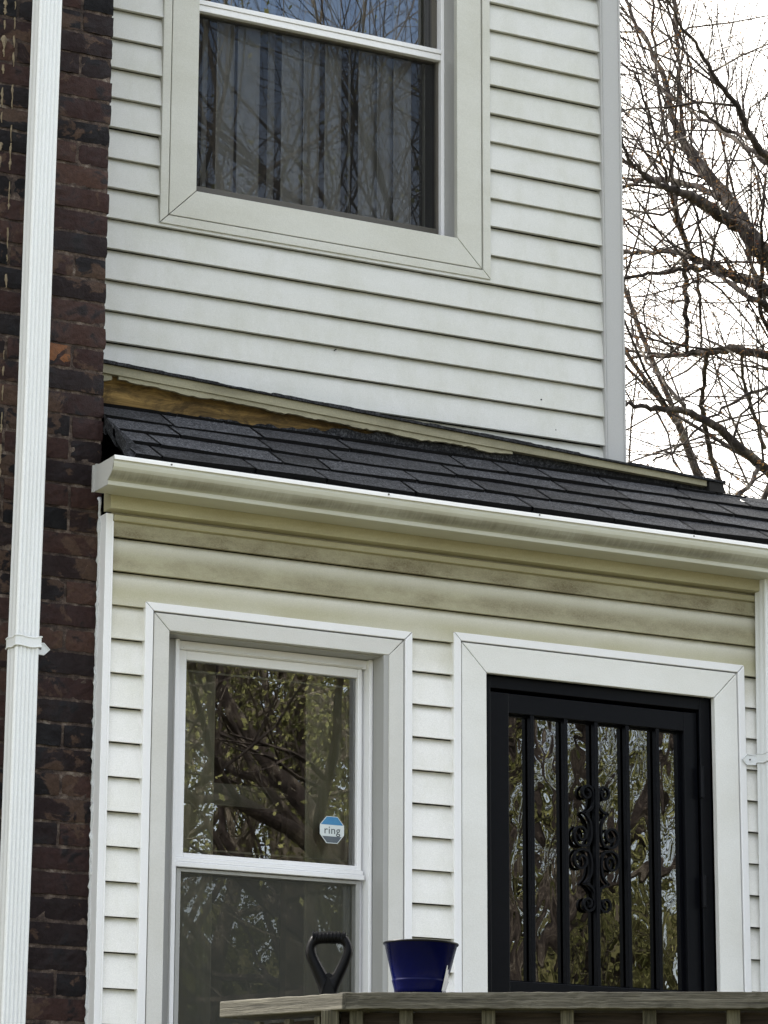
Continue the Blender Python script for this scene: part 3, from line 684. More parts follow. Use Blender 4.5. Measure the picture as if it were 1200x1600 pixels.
ec = MB(); pr = [(-.2045, 4.050), (-.200, 4.030), (-.194, 4.010), (-.184, 4.000), (-.173, 3.993), (-.162, 3.985), (-.1615, 3.9735), (-.058, 3.9725), (-.058, 4.053), (-.075, 4.056), (-.10, 4.049)]
n = len(pr); ec.add([(3.6165, p[0], p[1]) for p in pr]+[(3.6188, p[0], p[1]) for p in pr], [tuple(range(n)), tuple(range(2*n-1, n-1, -1))]+[((i+1) % n, i, i+n, (i+1) % n+n) for i in range(n)])
ec.box(3.612, 3.6165, -.066, -.057, 3.9725, 4.053); mesh_obj('end_cap', ec, 'jamb', gt)
for x in (3.80, 4.52, 5.05, 5.62):
    hk = MB(); hk.tube([(x, -.207, 4.046), (x, -.2045, 4.046)], .0028, 8); mesh_obj('gutter_screw', hk, 'rust', gt)

# ------------------------------------------------------------------ brick wall of the neighbouring house
bh = empty('brick_house', 'dark soot-stained brick wall of the neighbouring house left of the siding', 'brick house')
bm_ = MB(); CO = .0715; rr = random.Random(21); z = 3.156-.0715*44; row = 0; BY = .045
def rough_brick(mb, x0, x1, z0, z1, tone):
    nx = max(2, int((x1-x0)/.018)); nz = 4; o = len(mb.v); dpt = rr.uniform(-.0025, .002)
    tl = rr.uniform(-.0015, .0015)
    for j in range(nz+1):
        for i in range(nx+1):
            ex = min(i, nx-i); ez = min(j, nz-j); e = (ex == 0)+(ez == 0)
            y = BY-.004+dpt+rr.uniform(-.0011, .0011)+(.0016 if e == 1 else .004 if e == 2 else 0)
            mb.v.append((x0+(x1-x0)*i/nx+(rr.uniform(-.0012, .0012)), y, z0+(z1-z0)*j/nz+rr.uniform(-.0012, .0012)+tl)); mb.a.append(tone)
    W = nx+1
    for j in range(nz):
        for i in range(nx): mb.f.append((o+j*W+i, o+j*W+i+1, o+(j+1)*W+i+1, o+(j+1)*W+i))
    bo = len(mb.v)
    ring = [o+i for i in range(W)]+[o+j*W+nx for j in range(1, nz+1)]+[o+nz*W+i for i in range(nx-1, -1, -1)]+[o+j*W for j in range(nz-1, 0, -1)]
    for r_ in ring: mb.v.append((mb.v[r_][0], BY+.06, mb.v[r_][2])); mb.a.append(tone)
    m_ = len(ring)
    for k in range(m_): mb.f.append((ring[(k+1) % m_], ring[k], bo+k, bo+(k+1) % m_))
XR = 3.686
while z < 7.7:
    right = XR+rr.uniform(-.004, .002)
    hdr = row % 2
    cuts = [right]; x = right; first = True
    while x > 2.6:
        ln = (.098 if rr.random() < .5 else .200) if first and hdr else .200 if rr.random() < .85 else .098
        first = False; x -= ln; cuts.append(x+.0); x -= .010; cuts.append(x)
    for k in range(0, len(cuts)-1, 2):
        b_, a_ = cuts[k], cuts[k+1]
        tone = rr.choice((.0, .1, .2, .3, .35, .45, .5, .6, .7, .85))
        if abs(z+.03-4.40) < .036 and k == (2 if b_ > 9 else 2): tone = .6
        if b_ < 2.5: break
        rough_brick(bm_, max(a_, 2.5), b_, z+.005, z+CO-.005, tone)
    z += CO; row += 1
mesh_obj('brick_face', bm_, 'brick', bh, attr='tone', recalc=False, smooth=False)
mo = MB(); nx, nz = 60, 400; X0_, X1_, Z0_, Z1_ = 2.5, 3.682, 0, 7.7
for j in range(nz+1):
    for i in range(nx+1): mo.v.append((X0_+(X1_-X0_)*i/nx, BY+.0005+rr.uniform(-.0022, .0015), Z0_+(Z1_-Z0_)*j/nz)); mo.a.append(0)
for j in range(nz):
    for i in range(nx): a = j*(nx+1)+i; mo.f.append((a, a+1, a+nx+2, a+nx+1))
mo.box(2.5, 3.681, BY+.02, 3.0, 0, 7.7); mesh_obj('mortar', mo, 'mortar', bh, recalc=False)
ob_ = MB(); rough_brick(ob_, 3.476, 3.574, 4.384, 4.442, 1.0)
for i in range(len(ob_.v)): ob_.v[i] = (ob_.v[i][0], ob_.v[i][1]-.003, ob_.v[i][2])
obr = mesh_obj('orange_brick', ob_, 'brick', bh, attr='tone', recalc=False); obr['label'] = 'single orange brick level with the bare plywood'
for xx in (3.330, 3.362):
    z = 3.9
    while z < 6.6:
        ln = rr.uniform(.02, .055)
        if rr.random() < .75:
            dpz = MB()
            n = 7; o = len(dpz.v); wd = rr.uniform(.003, .008)*(1.3 if xx < 3.34 else .7)
            for i in range(n+1):
                t = i/n; ww = wd*(.35+.65*math.sin(math.pi*min(1, t*1.15+.1)))*rr.uniform(.5, 1.2); cx = xx+.0008*math.sin(t*5+z*9)
                dpz.v += [(cx-ww, BY-.006, z-ln*t), (cx, BY-.011, z-ln*t), (cx+ww, BY-.006, z-ln*t)]; dpz.a += [0]*3
            for i in range(n):
                dpz.f += [(o+i*3, o+i*3+3, o+i*3+4, o+i*3+1), (o+i*3+1, o+i*3+4, o+i*3+5, o+i*3+2)]
            mesh_obj('cream_drip', dpz, 'drip', bh)
        z += ln+rr.uniform(.004, .03)


# ------------------------------------------------------------------ downspouts
def downspout(name, label, x0, x1, y0, y1, z0, z1, strap_z, lean, strap_dir):
    e = empty(name, label, 'downspout', loc=((x0+x1)/2, (y0+y1)/2, z0)); ox, oy, oz = e.location
    w_, d_ = (x1-x0)/2, (y1-y0)/2
    # corrugated rectangular section
    sec = []
    rib = 5
    for i in range(rib*8+1):
        t = i/(rib*8); X = -w_+.006+(2*w_-.012)*t; sec.append((X, -d_+.0034*(1-math.cos(t*rib*2*math.pi))/2))
    sec += [(w_-.002, -d_+.002), (w_, -d_+.006)]
    for i in range(13): t = i/12; sec.append((w_-.0016*(1-math.cos(t*2*2*math.pi))/2, -d_+.006+(2*d_-.012)*t))
    sec += [(w_-.004, d_), (-w_+.004, d_)]
    for i in range(13): t = 1-i/12; sec.append((-w_+.0016*(1-math.cos(t*2*2*math.pi))/2, -d_+.006+(2*d_-.012)*t))
    sec += [(-w_+.002, -d_+.002)]
    n = len(sec); m = MB(); zs = np.linspace(0, z1-z0, 30)
    for z in zs:
        for s in sec: m.v.append((s[0]+lean*(z)+.0008*math.sin(z*5), s[1], z)); m.a.append(0)
    for i in range(len(zs)-1):
        for k in range(n): m.f.append((i*n+k, i*n+(k+1) % n, (i+1)*n+(k+1) % n, (i+1)*n+k))
    mesh_obj('pipe', m, 'dspout', e)
    sx = lean*(strap_z-z0); h = .0165
    s = MB()
    # wavy band around the front and sides
    path = [(-w_-.0035, d_), (-w_-.0035, -d_-.003), (w_+.0035, -d_-.003), (w_+.0035, d_)]
    pts = []
    for a, b in zip(path[:-1], path[1:]):
        for i in range(14): t = i/14; pts.append((a[0]+(b[0]-a[0])*t, a[1]+(b[1]-a[1])*t))
    pts.append(path[-1]); o = 0
    for i, p in enumerate(pts):
        u = i/len(pts)*3; wv_ = .0022*math.sin(u*7)
        for (dz, dn) in ((-h, 0), (-h+.0012, -.0022), (-h+.004, -.0022), (-h+.005, 0), (h-.005, 0), (h-.004, -.0022), (h-.0012, -.0022), (h, 0)):
            cx = p[0]+(dn if p[0] < -w_ else -dn if p[0] > w_ else 0); cy = p[1]+(dn if p[1] < -d_ else 0)
            s.v.append((cx+sx, cy, strap_z-z0+dz+wv_)); s.a.append(0)
    for i in range(len(pts)-1):
        for k in range(7): s.f.append((i*8+k, (i+1)*8+k, (i+1)*8+k+1, i*8+k+1))
    zc = strap_z-z0
    for dd in ((1,) if strap_dir > 0 else (-1,)):
        xa = dd*(w_+.0035); L_ = [(xa, -h+.001), (xa+dd*.036, -h+.0005-.002), (xa+dd*.054, 0), (xa+dd*.036, h-.0005+.002), (xa, h-.001)]
        if dd < 0: L_ = L_[::-1]
        s.prism([(p[0]+sx, p[1]+zc-.004) for p in L_], d_-.004, d_-.001)
        I_ = [(xa+dd*.004, -h+.005), (xa+dd*.028, -h+.004), (xa+dd*.040, 0), (xa+dd*.028, h-.004), (xa+dd*.004, h-.005)]
        # raised rim of the tab
        for a, b in zip(L_, L_[1:]): s.tube([(a[0]*.985+sx, d_-.005, a[1]*.93+zc-.004), (b[0]*.985+sx, d_-.005, b[1]*.93+zc-.004)], .0016, 6)
        sc_ = MB(); sc_.tube([(xa+dd*.024+sx, d_-.0065, zc-.004), (xa+dd*.024+sx, d_-.003, zc-.004)], .0028, 10); mesh_obj('screw', sc_, 'rust', e)
    mesh_obj('strap', s, 'dspout', e)
    return e
downspout('downspout', 'long white ribbed downspout strapped to the dark brick wall', 3.358, 3.431, -.088, -.020, .1, 7.6, 3.502, .0062, 1)
downspout('downspout', 'partly visible white downspout at the right end of the porch wall', 5.926, 6.00, -.088, -.022, .1, 3.97, 3.385, .012, -1)

# ------------------------------------------------------------------ porch deck and its railing
C0 = Vector((3.4822, -1.9035, 0)); dR = Vector((.856, -.517, 0)).normalized(); dL = Vector((-.31, .95, 0)).normalized()
dk = MB(); P = [C0, C0+dR*2.6, Vector((7.2, -1.0, 0)), Vector((7.2, -.03, 0)), Vector((3.75, -.03, 0)), C0+dL*1.9]
P = [C0+dR*.0-Vector((0, 0, 0)), C0+dR*3.0, Vector((8.0, -.03, 0)), Vector((3.0, -.03, 0)), C0+dL*.40]
n = len(P); dk.add([(p.x, p.y, 1.40) for p in P]+[(p.x, p.y, 1.36) for p in P], [tuple(range(n)), tuple(range(2*n-1, n-1, -1))]+[((i+1) % n, i, i+n, (i+1) % n+n) for i in range(n)])
for q in (C0+dR*.05, C0+dR*1.4, C0+dR*2.8): dk.box(q.x-.05, q.x+.05, q.y+.05, q.y+.15, 0, 1.36)
tag(mesh_obj('porch_deck', dk, 'rail_wood'), 'weathered timber porch deck in front of the black door', 'deck')
rl = empty('porch_railing', 'weathered grey timber railing with square balusters across the bottom of the view', 'railing', loc=(C0.x, C0.y, 1.40))
angR = math.atan2(dR.y, dR.x); angL = math.atan2(dL.y, dL.x)
RZ = 2.3525-1.40
def beam(L_, z0, z1, y0, y1, jit=.0012, x0=0., tp=0.):
    m = MB(); n = int(L_/.02); 
    for i in range(n+1):
        X = x0+(L_)*i/n; 
        j1, j2, j3 = (random.uniform(-jit, jit) for _ in range(3))
        for (y, z) in ((y0+j1, z0+j2), (y0+j1*.8, (z0*2+z1)/3), (y0-j2, (z0+2*z1)/3), (y0+j3, z1+j1*.6), (y1, z1+j2*.6), (y1, z0)): m.v.append((X, y, z)); m.a.append(0)
    for i in range(n):
        for k in range(6): m.f.append((i*6+k, (i+1)*6+k, (i+1)*6+(k+1) % 6, i*6+(k+1) % 6))
    m.f.append(tuple(range(5, -1, -1))); m.f.append(tuple(n*6+k for k in range(6))); return m
mesh_obj('top_rail', beam(2.9, RZ-.0375, RZ, -.0, .135), 'rail_wood', rl, rot=(0, 0, angR), bevel=.0015)
mesh_obj('top_rail', beam(.412, RZ-.040, RZ-.0015, -.135, .0, .0022, .003), 'rail_wood', rl, rot=(0, R(-0.9), angL), bevel=.003)
def local_box(cx, wd, z0, z1, y0, y1): m = MB(); m.box(cx-wd/2, cx+wd/2, y0, y1, z0, z1); return m
# corner post and balusters
mesh_obj('post', local_box(-.022, .040, -.35, RZ-.0385, .02, .10), 'post_wood', rl, rot=(0, 0, angR), bevel=.002)
for X in (.038, .153, .343, .524, .713, .905, 1.095, 1.285, 1.475, 1.665, 1.855):
    mesh_obj('baluster', local_box(X, .031, .05, RZ-.0385+.0, .028, .062), 'post_wood', rl, rot=(0, 0, angR), bevel=.0015)
for X in (.10, .20, .30, .372):
    mesh_obj('baluster', local_box(X, .018 if X < .37 else .026, .05, RZ-.047, -.045, -.028), 'post_wood', rl, rot=(0, 0, angL), bevel=.0015)
m = MB(); m.box(-.0, 2.85, .066, .085, .10, RZ-.041)
mesh_obj('backing_boards', m, 'dark_wood', rl, rot=(0, 0, angR))
m = MB(); m.box(.03, .37, -.095, -.075, .10, RZ-.048); mesh_obj('backing_boards', m, 'dark_wood', rl, rot=(0, 0, angL))
# ------------------------------------------------------------------ navy planter on the rail
pc = C0+dR*.183+Vector((.517, .856, 0)).normalized()*.07
pot = empty('planter', 'glossy navy blue metal planter standing on the porch rail', 'planter', loc=(pc.x, pc.y, 2.3545))
pot.rotation_euler = (0, R(1.2), angR)
pm = MB(); pm.lathe([(.001, .004), (.056, .004), (.058, 0), (.0595, .001), (.0605, .010), (.0655, .028), (.0662, .030), (.0648, .031), (.065, .033), (.0845, .1125), (.0865, .1130), (.0875, .1150), (.0865, .1170), (.0842, .1165), (.0632, .030), (.001, .012)], 64)
mesh_obj('pot_body', pm, 'navy', pot, smooth=True)
rim = MB(); rim.lathe([(.0868, .1135), (.0885, .1150), (.0880, .1180), (.0862, .1185), (.0850, .1165)], 64); mesh_obj('rim', rim, 'steel_black', pot, smooth=True)
lb = MB(); 
for k in range(10):
    a = R(-34+k*2.2); z0_, z1_ = .004+.004*math.sin(k*1.7), .064-.0035*k+.004*math.sin(k*2.3)
    for z in (z0_, (z0_+z1_)/2, z1_):
        r_ = .0608+(z-.004)*.245+.0012; lb.v.append((r_*math.cos(a), r_*math.sin(a), z)); lb.a.append(0)
for k in range(9):
    for j_ in range(2): lb.f.append((k*3+j_, k*3+3+j_, k*3+4+j_, k*3+1+j_))
mesh_obj('torn_label', lb, 'label_paper', pot, smooth=True)
# ------------------------------------------------------------------ shovel leaning behind the rail, D-grip showing
gc = at_dist(514, 1551, 7.78)
shv = empty('shovel', 'black plastic D-shaped shovel grip rising behind the porch rail beside the planter', 'shovel', loc=(gc.x, gc.y, 1.405))
shv.rotation_euler = (0, 0, angR)
gz = gc.z-1.405; px_ = 1/656.
def O(x, y): return ((x-514)*px_, gz+(1551-y)*px_)
outer = smooth_path([O(500, 1560), O(499, 1548), O(487, 1518), O(476.5, 1494), O(477, 1480), O(484, 1464), O(492, 1457.5), O(514, 1456), O(532, 1457), O(543, 1463), O(551, 1480), O(552, 1490), O(543, 1514), O(529, 1544), O(527, 1560)], 2)
inner = smooth_path([O(513, 1524), O(502, 1506), O(494, 1490), O(493, 1479), O(498, 1475.5), O(514, 1475.5), O(531, 1475.5), O(536.5, 1480), O(536, 1490), O(527, 1508), O(519, 1523), O(513, 1524)], 2)
# ring between the two outlines, sampled by angle so the arms stay clean
def resamp(path, n, closed=False):
    P_ = [Vector((p[0], p[1])) for p in path]; d = [0]
    for a, b in zip(P_[:-1], P_[1:]): d.append(d[-1]+(b-a).length)
    res = []
    for i in range(n):
        t = d[-1]*i/(n-1); k = max(j for j in range(len(d)) if d[j] <= t+1e-9); k = min(k, len(P_)-2)
        res.append(P_[k].lerp(P_[k+1], (t-d[k])/max(1e-9, d[k+1]-d[k])))
    return res
NO = 61; po = resamp(outer, NO); pi_ = resamp(inner, NO)
gr = MB()
for i in range(NO):
    a, b = po[i], pi_[i]; mid = (a+b)/2
    for (q, y) in ((a, 0.), (a.lerp(b, .18), -.0105), (a.lerp(b, .5), -.0135), (a.lerp(b, .82), -.0105), (b, 0.), (a.lerp(b, .82), .0105), (a.lerp(b, .5), .0135), (a.lerp(b, .18), .0105)):
        gr.v.append((q.x, y, q.y)); gr.a.append(0)
for i in range(NO-1):
    for k in range(8): gr.f.append((i*8+k, i*8+(k+1) % 8, (i+1)*8+(k+1) % 8, (i+1)*8+k))
mesh_obj('grip', gr, 'black_plastic', shv, smooth=True)
th = MB(); a0, a1 = O(501, 1524), O(526, 1562)
th.prism([O(500.5, 1565), O(527, 1565), O(527, 1548), O(521, 1526), O(516, 1520), O(509, 1522), O(505, 1530), O(500.5, 1548)], -.0075, .0075)
mesh_obj('throat', th, 'black_plastic', shv, bevel=.003)
hb = MB()
xs = np.linspace(-.040, .040, 64); zc = (O(0, 1457)[1]+O(0, 1474.5)[1])/2
hb.tube([(x, -.001, zc+.0005) for x in xs], [.0128+.0016*(1 if math.sin((x+.04)/.08*2*math.pi*9) > 0 else -1) for x in xs], 20); mesh_obj('ribbed_handle', hb, 'black_plastic', shv)
sf = MB(); sf.tube([(0, 0, .25), (0, 0, gz-.006)], .014, 14); mesh_obj('shaft', sf, 'post_wood', shv, smooth=True)
bd = MB(); bd.prism([(-.10, .03), (-.06, .0), (.06, .0), (.10, .03), (.11, .26), (.03, .28), (.02, .34), (-.02, .34), (-.03, .28), (-.11, .26)], -.004, .004); mesh_obj('blade', bd, 'black_plastic', shv, bevel=.002)

# ------------------------------------------------------------------ trees
def grow(mb, p, d, length, r, level, rs_, spec, tips):
    """recursive curved branch; spec[level] = (children, length ratio, spread, droop)"""
    n = 5 if level < 2 else 4
    pts = [Vector(p)]; rad = [r]; dv = Vector(d).normalized()
    for i in range(n):
        dv = (dv+Vector((rs_.gauss(0, 1), rs_.gauss(0, 1), rs_.gauss(0, 1)))*spec['wig']+Vector((0, 0, spec['lift']))).normalized()
        pts.append(pts[-1]+dv*length/n); rad.append(r*(1-(i+1)/n*.62))
    mb.tube(pts, rad, 12 if level == 0 else 7 if level < 2 else 3, 0., cap=False)
    if level >= spec['depth']:
        tips.append((pts[-1], dv)); tips.append((pts[len(pts)//2], dv)); return
    k = spec['kids'][level]
    for c in range(k):
        t = rs_.uniform(.22, 1.) if c else 1.
        i = min(int(t*n), n-1); q = pts[i].lerp(pts[i+1], t*n-i); rr_ = rad[i]*spec['rr']*rs_.uniform(.75, 1.05)
        ax = Vector((rs_.gauss(0, 1), rs_.gauss(0, 1), rs_.gauss(0, 1))).cross(dv).normalized()
        nd = (Matrix.Rotation(R(rs_.uniform(*spec['ang'])), 3, ax) @ (pts[i+1]-pts[i]).normalized())
        grow(mb, q, nd, length*rs_.uniform(*spec['lr']), rr_, level+1, rs_, spec, tips)
def leaf_quads(mb, tips, per, size, spread, rs_, lo=0., hi=1.):
    for (p, d) in tips:
        tt = rs_.uniform(lo, hi)
        for k in range(per):
            q = p+Vector((rs_.gauss(0, 1), rs_.gauss(0, 1), rs_.gauss(0, 1)))*spread
            a = Vector((rs_.gauss(0, 1), rs_.gauss(0, 1), rs_.gauss(0, 1))).normalized()*size*rs_.uniform(.5, 1.2); b = a.orthogonal().normalized()*a.length*.55
            mb.add([q-a, q-b, q+a, q+b], [(0, 1, 2, 3)], min(1, max(0, tt+rs_.uniform(-.25, .25))))
# the big bare tree right of the house: its main limbs stand where they stand, 19 m from the camera
rt_ = random.Random(9)
D0 = 19.
TREE = empty('bare_tree', 'large bare tree with thick limbs arching left behind the house', 'tree')
limbs = [
 [(1420, 1500, 60, 0), (1380, 900, 52, 0), (1290, 560, 44, 0), (1215, 420, 34, 0), (1180, 385, 29, 0), (1150, 330, 24, .1), (1120, 290, 20, .2), (1080, 240, 16, .3), (1062, 210, 13, .35), (1048, 170, 11, .4), (1037, 120, 9, .5), (1012, 70, 7, .6), (985, 20, 6, .7), (965, -40, 5, .8)],
 [(1150, 352, 22, .1), (1125, 335, 20, 0), (1095, 315, 17, -.15), (1065, 302, 13, -.3), (1038, 292, 10, -.4), (1005, 272, 7, -.5), (980, 240, 5, -.6), (966, 205, 4, -.7)],
 [(1125, 308, 11, .15), (1085, 290, 10, .3), (1045, 283, 9, .4), (1015, 277, 8, .5), (985, 290, 6, .6), (960, 300, 4, .7)],
 [(1290, 560, 26, 0), (1250, 330, 18, -.5), (1205, 255, 12, -.8), (1180, 222, 10, -.9), (1150, 165, 8, -1.), (1117, 122, 7, -1.1), (1092, 75, 5, -1.2), (1062, 40, 4, -1.3), (1040, -10, 3, -1.4)],
 [(1205, 255, 9, -.8), (1160, 228, 7, -.7), (1130, 205, 6, -.6), (1090, 180, 5, -.5), (1060, 158, 5, -.4), (1022, 130, 4, -.3), (970, 98, 3, -.2)],
 [(1182, 222, 6, -.9), (1140, 205, 5, -.8), (1100, 180, 4, -1), (1065, 135, 4, -1), (1045, 110, 3, -1)],
 [(1120, 290, 9, .3), (1078, 250, 8, .8), (1066, 190, 8, 1), (1062, 120, 8, 1.1), (1058, 60, 7, 1.2), (1050, -20, 6, 1.3)],
 [(1080, 402, 9, .3), (1066, 360, 7, .5), (1052, 300, 6, .7), (1046, 235, 6, .8), (1036, 180, 5, .9), (1024, 90, 5, 1.), (1020, 0, 4, 1.)],
 [(1080, 400, 7, .2), (1058, 340, 6, 0), (1040, 270, 5, -.2), (1018, 190, 4, -.3), (990, 110, 3, -.4)],
 [(1300, 620, 26, 0), (1240, 490, 20, .2), (1190, 448, 17, .25), (1140, 428, 14, .3), (1100, 410, 12, .3), (1060, 396, 9, .4), (1020, 394, 7, .5), (972, 392, 6, .6)],
 [(1150, 430, 9, .3), (1110, 420, 9, .1), (1070, 421, 7, 0), (1025, 427, 6, -.1), (975, 434, 5, -.2)],
 [(1240, 520, 14, .2), (1200, 480, 11, 0), (1170, 462, 8, -.1), (1135, 440, 7, 0), (1108, 420, 5, .2)],
 [(1070, 398, 8, .4), (1071, 450, 9, .5), (1072, 500, 8, .5), (1073, 556, 6, .55)],
 [(1080, 400, 5, .4), (1092, 450, 5, .7), (1095, 510, 4, .8), (1097, 545, 4, .8)],
 [(1320, 640, 26, .2), (1250, 566, 19, .3), (1195, 553, 15, .35), (1140, 545, 13, .4), (1105, 549, 11, .5), (1065, 553, 9, .6), (1020, 556, 7, .7), (985, 560, 4, .8)],
 [(1104, 549, 8, .4), (1100, 600, 7, .6), (1097, 640, 8, .7), (1108, 700, 9, .8), (1128, 770, 11, .9), (1150, 850, 13, .9)],
 [(1380, 900, 30, 0), (1260, 790, 18, 0), (1185, 725, 15, -.2), (1125, 672, 13, -.3), (1070, 642, 11, -.4), (1025, 640, 8, -.5), (985, 632, 6, -.6), (960, 625, 4, -.6)],
 [(1240, 560, 9, .2), (1192, 500, 7, .1), (1189, 430, 7, 0), (1190, 350, 5, -.1), (1196, 270, 4, -.1)],
 [(1160, 545, 6, .4), (1160, 590, 5, .6), (1175, 640, 6, .8), (1195, 700, 8, 1.)],
 [(1070, 640, 6, -.4), (1040, 600, 5, -.3), (1015, 570, 4, -.1), (1000, 540, 4, 0), (985, 500, 3, .1)],
 [(1185, 725, 8, -.2), (1160, 770, 7, -.4), (1120, 790, 5, -.5)],
 [(1250, 566, 8, .3), (1210, 600, 6, .2), (1150, 625, 5, .0), (1100, 660, 4, -.1), (1060, 700, 3, -.2), (1020, 720, 3, -.2)],
]
tr = MB(); tw = MB(); tips = []; pxm = D0/F
def wpt(x, y, dd): return at_dist(x, y, D0+dd*1.6)
Lp = []
for li, lm in enumerate(limbs):
    P3 = [wpt(x, y, d) for x, y, w_, d in lm]; Rd = [w_*pxm/2 for x, y, w_, d in lm]
    # smooth and roughen
    fp, fr_ = [], []
    for i in range(len(P3)-1):
        p0 = P3[max(i-1, 0)]; p1 = P3[i]; p2 = P3[i+1]; p3 = P3[min(i+2, len(P3)-1)]
        for k in range(5):
            t = k/5; q = .5*((2*p1)+(p2-p0)*t+(2*p0-5*p1+4*p2-p3)*t*t+(3*p1-p0-3*p2+p3)*t**3)
            fp.append(q+Vector((rt_.gauss(0, 1), rt_.gauss(0, 1), rt_.gauss(0, 1)))*.006); fr_.append((Rd[i]*(1-t)+Rd[i+1]*t)*rt_.uniform(.92, 1.1))
    fp.append(P3[-1]); fr_.append(Rd[-1]); tr.tube(fp, fr_, 10, 0., cap=True); Lp.append((fp, fr_))
mesh_obj('trunk', tr, 'bark', TREE, smooth=True)
spec = dict(depth=3, kids=(5, 5, 3), wig=.24, lift=.075, rr=.66, ang=(22, 65), lr=(.42, .72))
for fp, fr_ in Lp:
    for i in range(len(fp)-1):
        p = fp[i]; vx = p-CAM; zc_ = vx.dot(fwd); ux = 600+F*vx.dot(rgt)/zc_; uy = 800-F*vx.dot(upv)/zc_
        if ux > 1330 or uy > 1000: continue
        seg = (fp[i+1]-fp[i]); nn = seg.length/.14
        k = int(nn)+(1 if rt_.random() < nn-int(nn) else 0)
        for _ in range(k):
            q = fp[i].lerp(fp[i+1], rt_.random()); ax = Vector((rt_.gauss(0, 1), rt_.gauss(0, 1), rt_.gauss(0, 1))).cross(seg).normalized()
            nd = Matrix.Rotation(R(rt_.uniform(30, 80)), 3, ax) @ seg.normalized(); nd.z = nd.z*.8+.35
            grow(tw, q, nd, rt_.uniform(.7, 1.7), min(fr_[i]*.5, rt_.uniform(.0045, .0095)), 1, rt_, spec, tips)
mesh_obj('crown', tw, 'bark', TREE, recalc=False)
bd_ = MB(); leaf_quads(bd_, [t for t in tips if math.sin(t[0].x*2.1)+math.sin(t[0].z*2.7+1)+math.sin(t[0].y*1.9+t[0].x) > .35+rt_.uniform(-.8, .8)], 6, .012, .035, rt_, 0, .9)
mesh_obj('buds', bd_, 'bud', TREE, attr='tone', recalc=False)
# trees further back and across the street (seen in the glass)
def full_tree(name, label, cat, loc, h, seed, kids, leaf=None, leafmat='leaf', per=3, size=.06, spread=.18, barkm='bark', group=None, depth=4, ang=(20, 55), r0=.2):
    rs_ = random.Random(seed); e = empty(name, label, cat, group, loc=loc); mb = MB(); tp = []
    sp_ = dict(depth=depth, kids=kids, wig=.13, lift=.045, rr=.6, ang=ang, lr=(.5, .78))
    trunk = MB(); H = h*.34; pts = [Vector((0, 0, 0))]; d = Vector((rs_.uniform(-.08, .08), rs_.uniform(-.08, .08), 1))
    for i in range(6): pts.append(pts[-1]+(d+Vector((rs_.gauss(0, .06), rs_.gauss(0, .06), 0))).normalized()*H/6)
    trunk.tube(pts, [r0*(1-.3*i/6) for i in range(7)], 18); mesh_obj('trunk', trunk, barkm, e, smooth=True)
    for k in range(6):
        a = k*1.05+rs_.uniform(-.3, .3); el = rs_.uniform(.5, 1.35); nd = Vector((math.cos(a)*math.cos(el), math.sin(a)*math.cos(el), math.sin(el)))
        q = pts[-1] if k < 4 else pts[-2]
        grow(mb, q, nd, h*rs_.uniform(.30, .40), r0*.5, 0, rs_, sp_, tp)
    mesh_obj('crown', mb, barkm, e, recalc=False)
    if leaf:
        lm_ = MB(); leaf_quads(lm_, [t for t in tp if rs_.random() < leaf], per, size, spread, rs_); mesh_obj('leaves', lm_, leafmat, e, attr='tone', recalc=False)
    return e
full_tree('bare_tree', 'thinner bare tree standing farther off behind the large one', 'tree', (24.5, 21.5, 0), 19, 31, (5, 5, 4, 3), .35, 'bud', 2, .02, .05, ang=(18, 50), r0=.22)
full_tree('bare_tree', 'small dense bare tree low behind the roof end', 'tree', (17.2, 15.5, 0), 9.5, 37, (5, 5, 4, 3), .5, 'bud', 2, .02, .05, ang=(22, 60), r0=.13)
ACR = 'trees across the street, seen reflected'
full_tree('leafy_tree', 'tree with yellow-green spring leaves mirrored in the lower window', 'tree', (12.3, -17.6, 0), 10.6, 41, (5, 5, 4, 3), .85, 'leaf', 20, .028, .20, 'bark_pale', group=ACR)
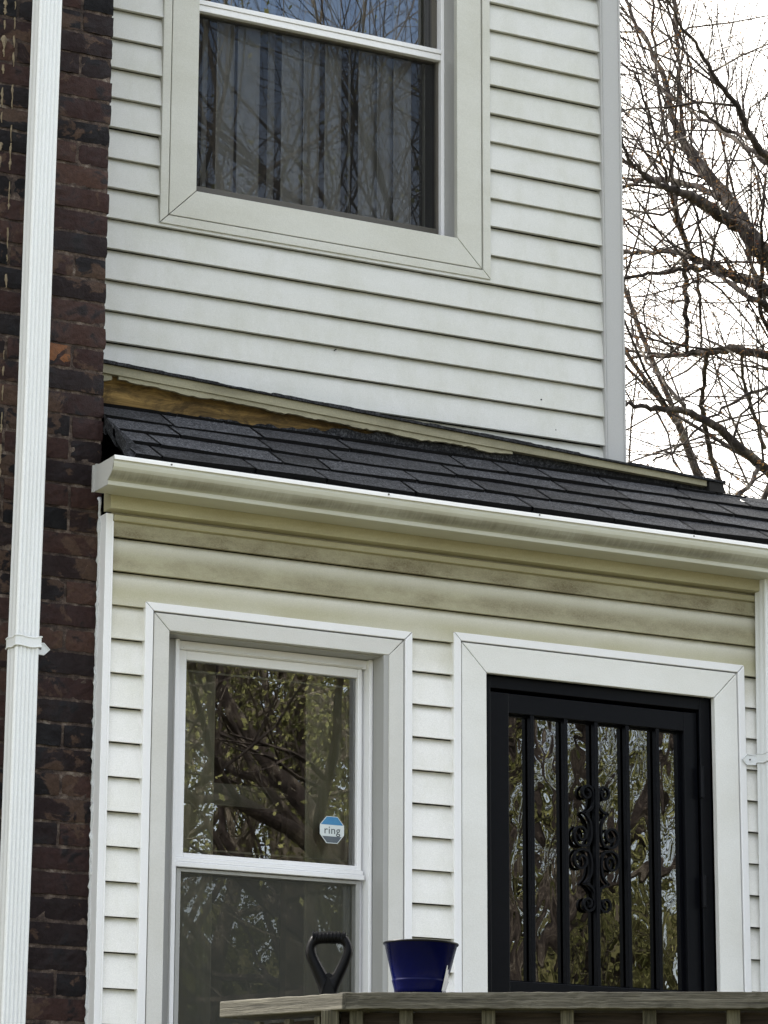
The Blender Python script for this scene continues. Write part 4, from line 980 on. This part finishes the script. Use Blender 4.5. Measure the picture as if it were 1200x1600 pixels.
full_tree('leafy_tree', 'bushy green tree mirrored at the left side of the door glass', 'tree', (15.2, -21.5, 0), 10.5, 42, (5, 4, 4, 3), .95, 'leaf', 16, .035, .20, group=ACR)
full_tree('bare_tree', 'tall pale-barked bare tree mirrored in the middle of the upper window', 'tree', (14.6, -19.5, 0), 20, 43, (6, 5, 5, 3), .12, 'leaf', 3, .03, .12, 'bark_pale', group=ACR, r0=.24)
full_tree('bare_tree', 'bare tree mirrored in the right side of the door glass', 'tree', (20.6, -24.0, 0), 12, 44, (5, 4, 4, 3), .05, 'leaf', 2, .04, .15, group=ACR, r0=.2)
full_tree('bare_tree', 'pale bare tree mirrored at the left of the upper window', 'tree', (12.2, -22.0, 0), 20, 45, (6, 5, 5, 3), .1, 'leaf', 3, .03, .12, 'bark_pale', group=ACR, r0=.3)
full_tree('bare_tree', 'dark bare tree mirrored at the right of the upper window', 'tree', (17.8, -23.0, 0), 20, 46, (6, 5, 5, 3), .1, 'leaf', 3, .03, .12, 'bark', group=ACR, r0=.3)
full_tree('bare_tree', 'dark low-forking bare tree mirrored at the left of the door glass', 'tree', (13.0, -13.6, 0), 11, 47, (5, 4, 4, 3), .3, 'leaf', 5, .03, .15, group=ACR, r0=.26)
hg_ = MB(); rh = random.Random(50)
for k in range(60000):
    x = rh.uniform(-5, 60); y = -38+rh.gauss(0, 1.2)-x*.05; hh = 7.2+1.1*math.sin(x*.7)+.9*math.sin(x*1.9+1)+rh.gauss(0, .5); z = rh.random()*hh
    q = Vector((x, y, z)); a = Vector((rh.gauss(0, 1), rh.gauss(0, 1), rh.gauss(0, 1))).normalized()*.30; b = a.orthogonal().normalized()*.2
    hg_.add([q-a, q-b, q+a, q+b], [(0, 1, 2, 3)], min(1, max(0, .5+.3*math.sin(x*2.3+z)+rh.uniform(-.3, .3))))
M['scrub'] = leaf_mat('scrub', (.04, .045, .02), (.17, .16, .075), .3)
o = mesh_obj('woodland', hg_, 'scrub', attr='tone', recalc=False); o['kind'] = 'stuff'; o['label'] = 'brown-green woodland edge across the street'; o['category'] = 'woodland'
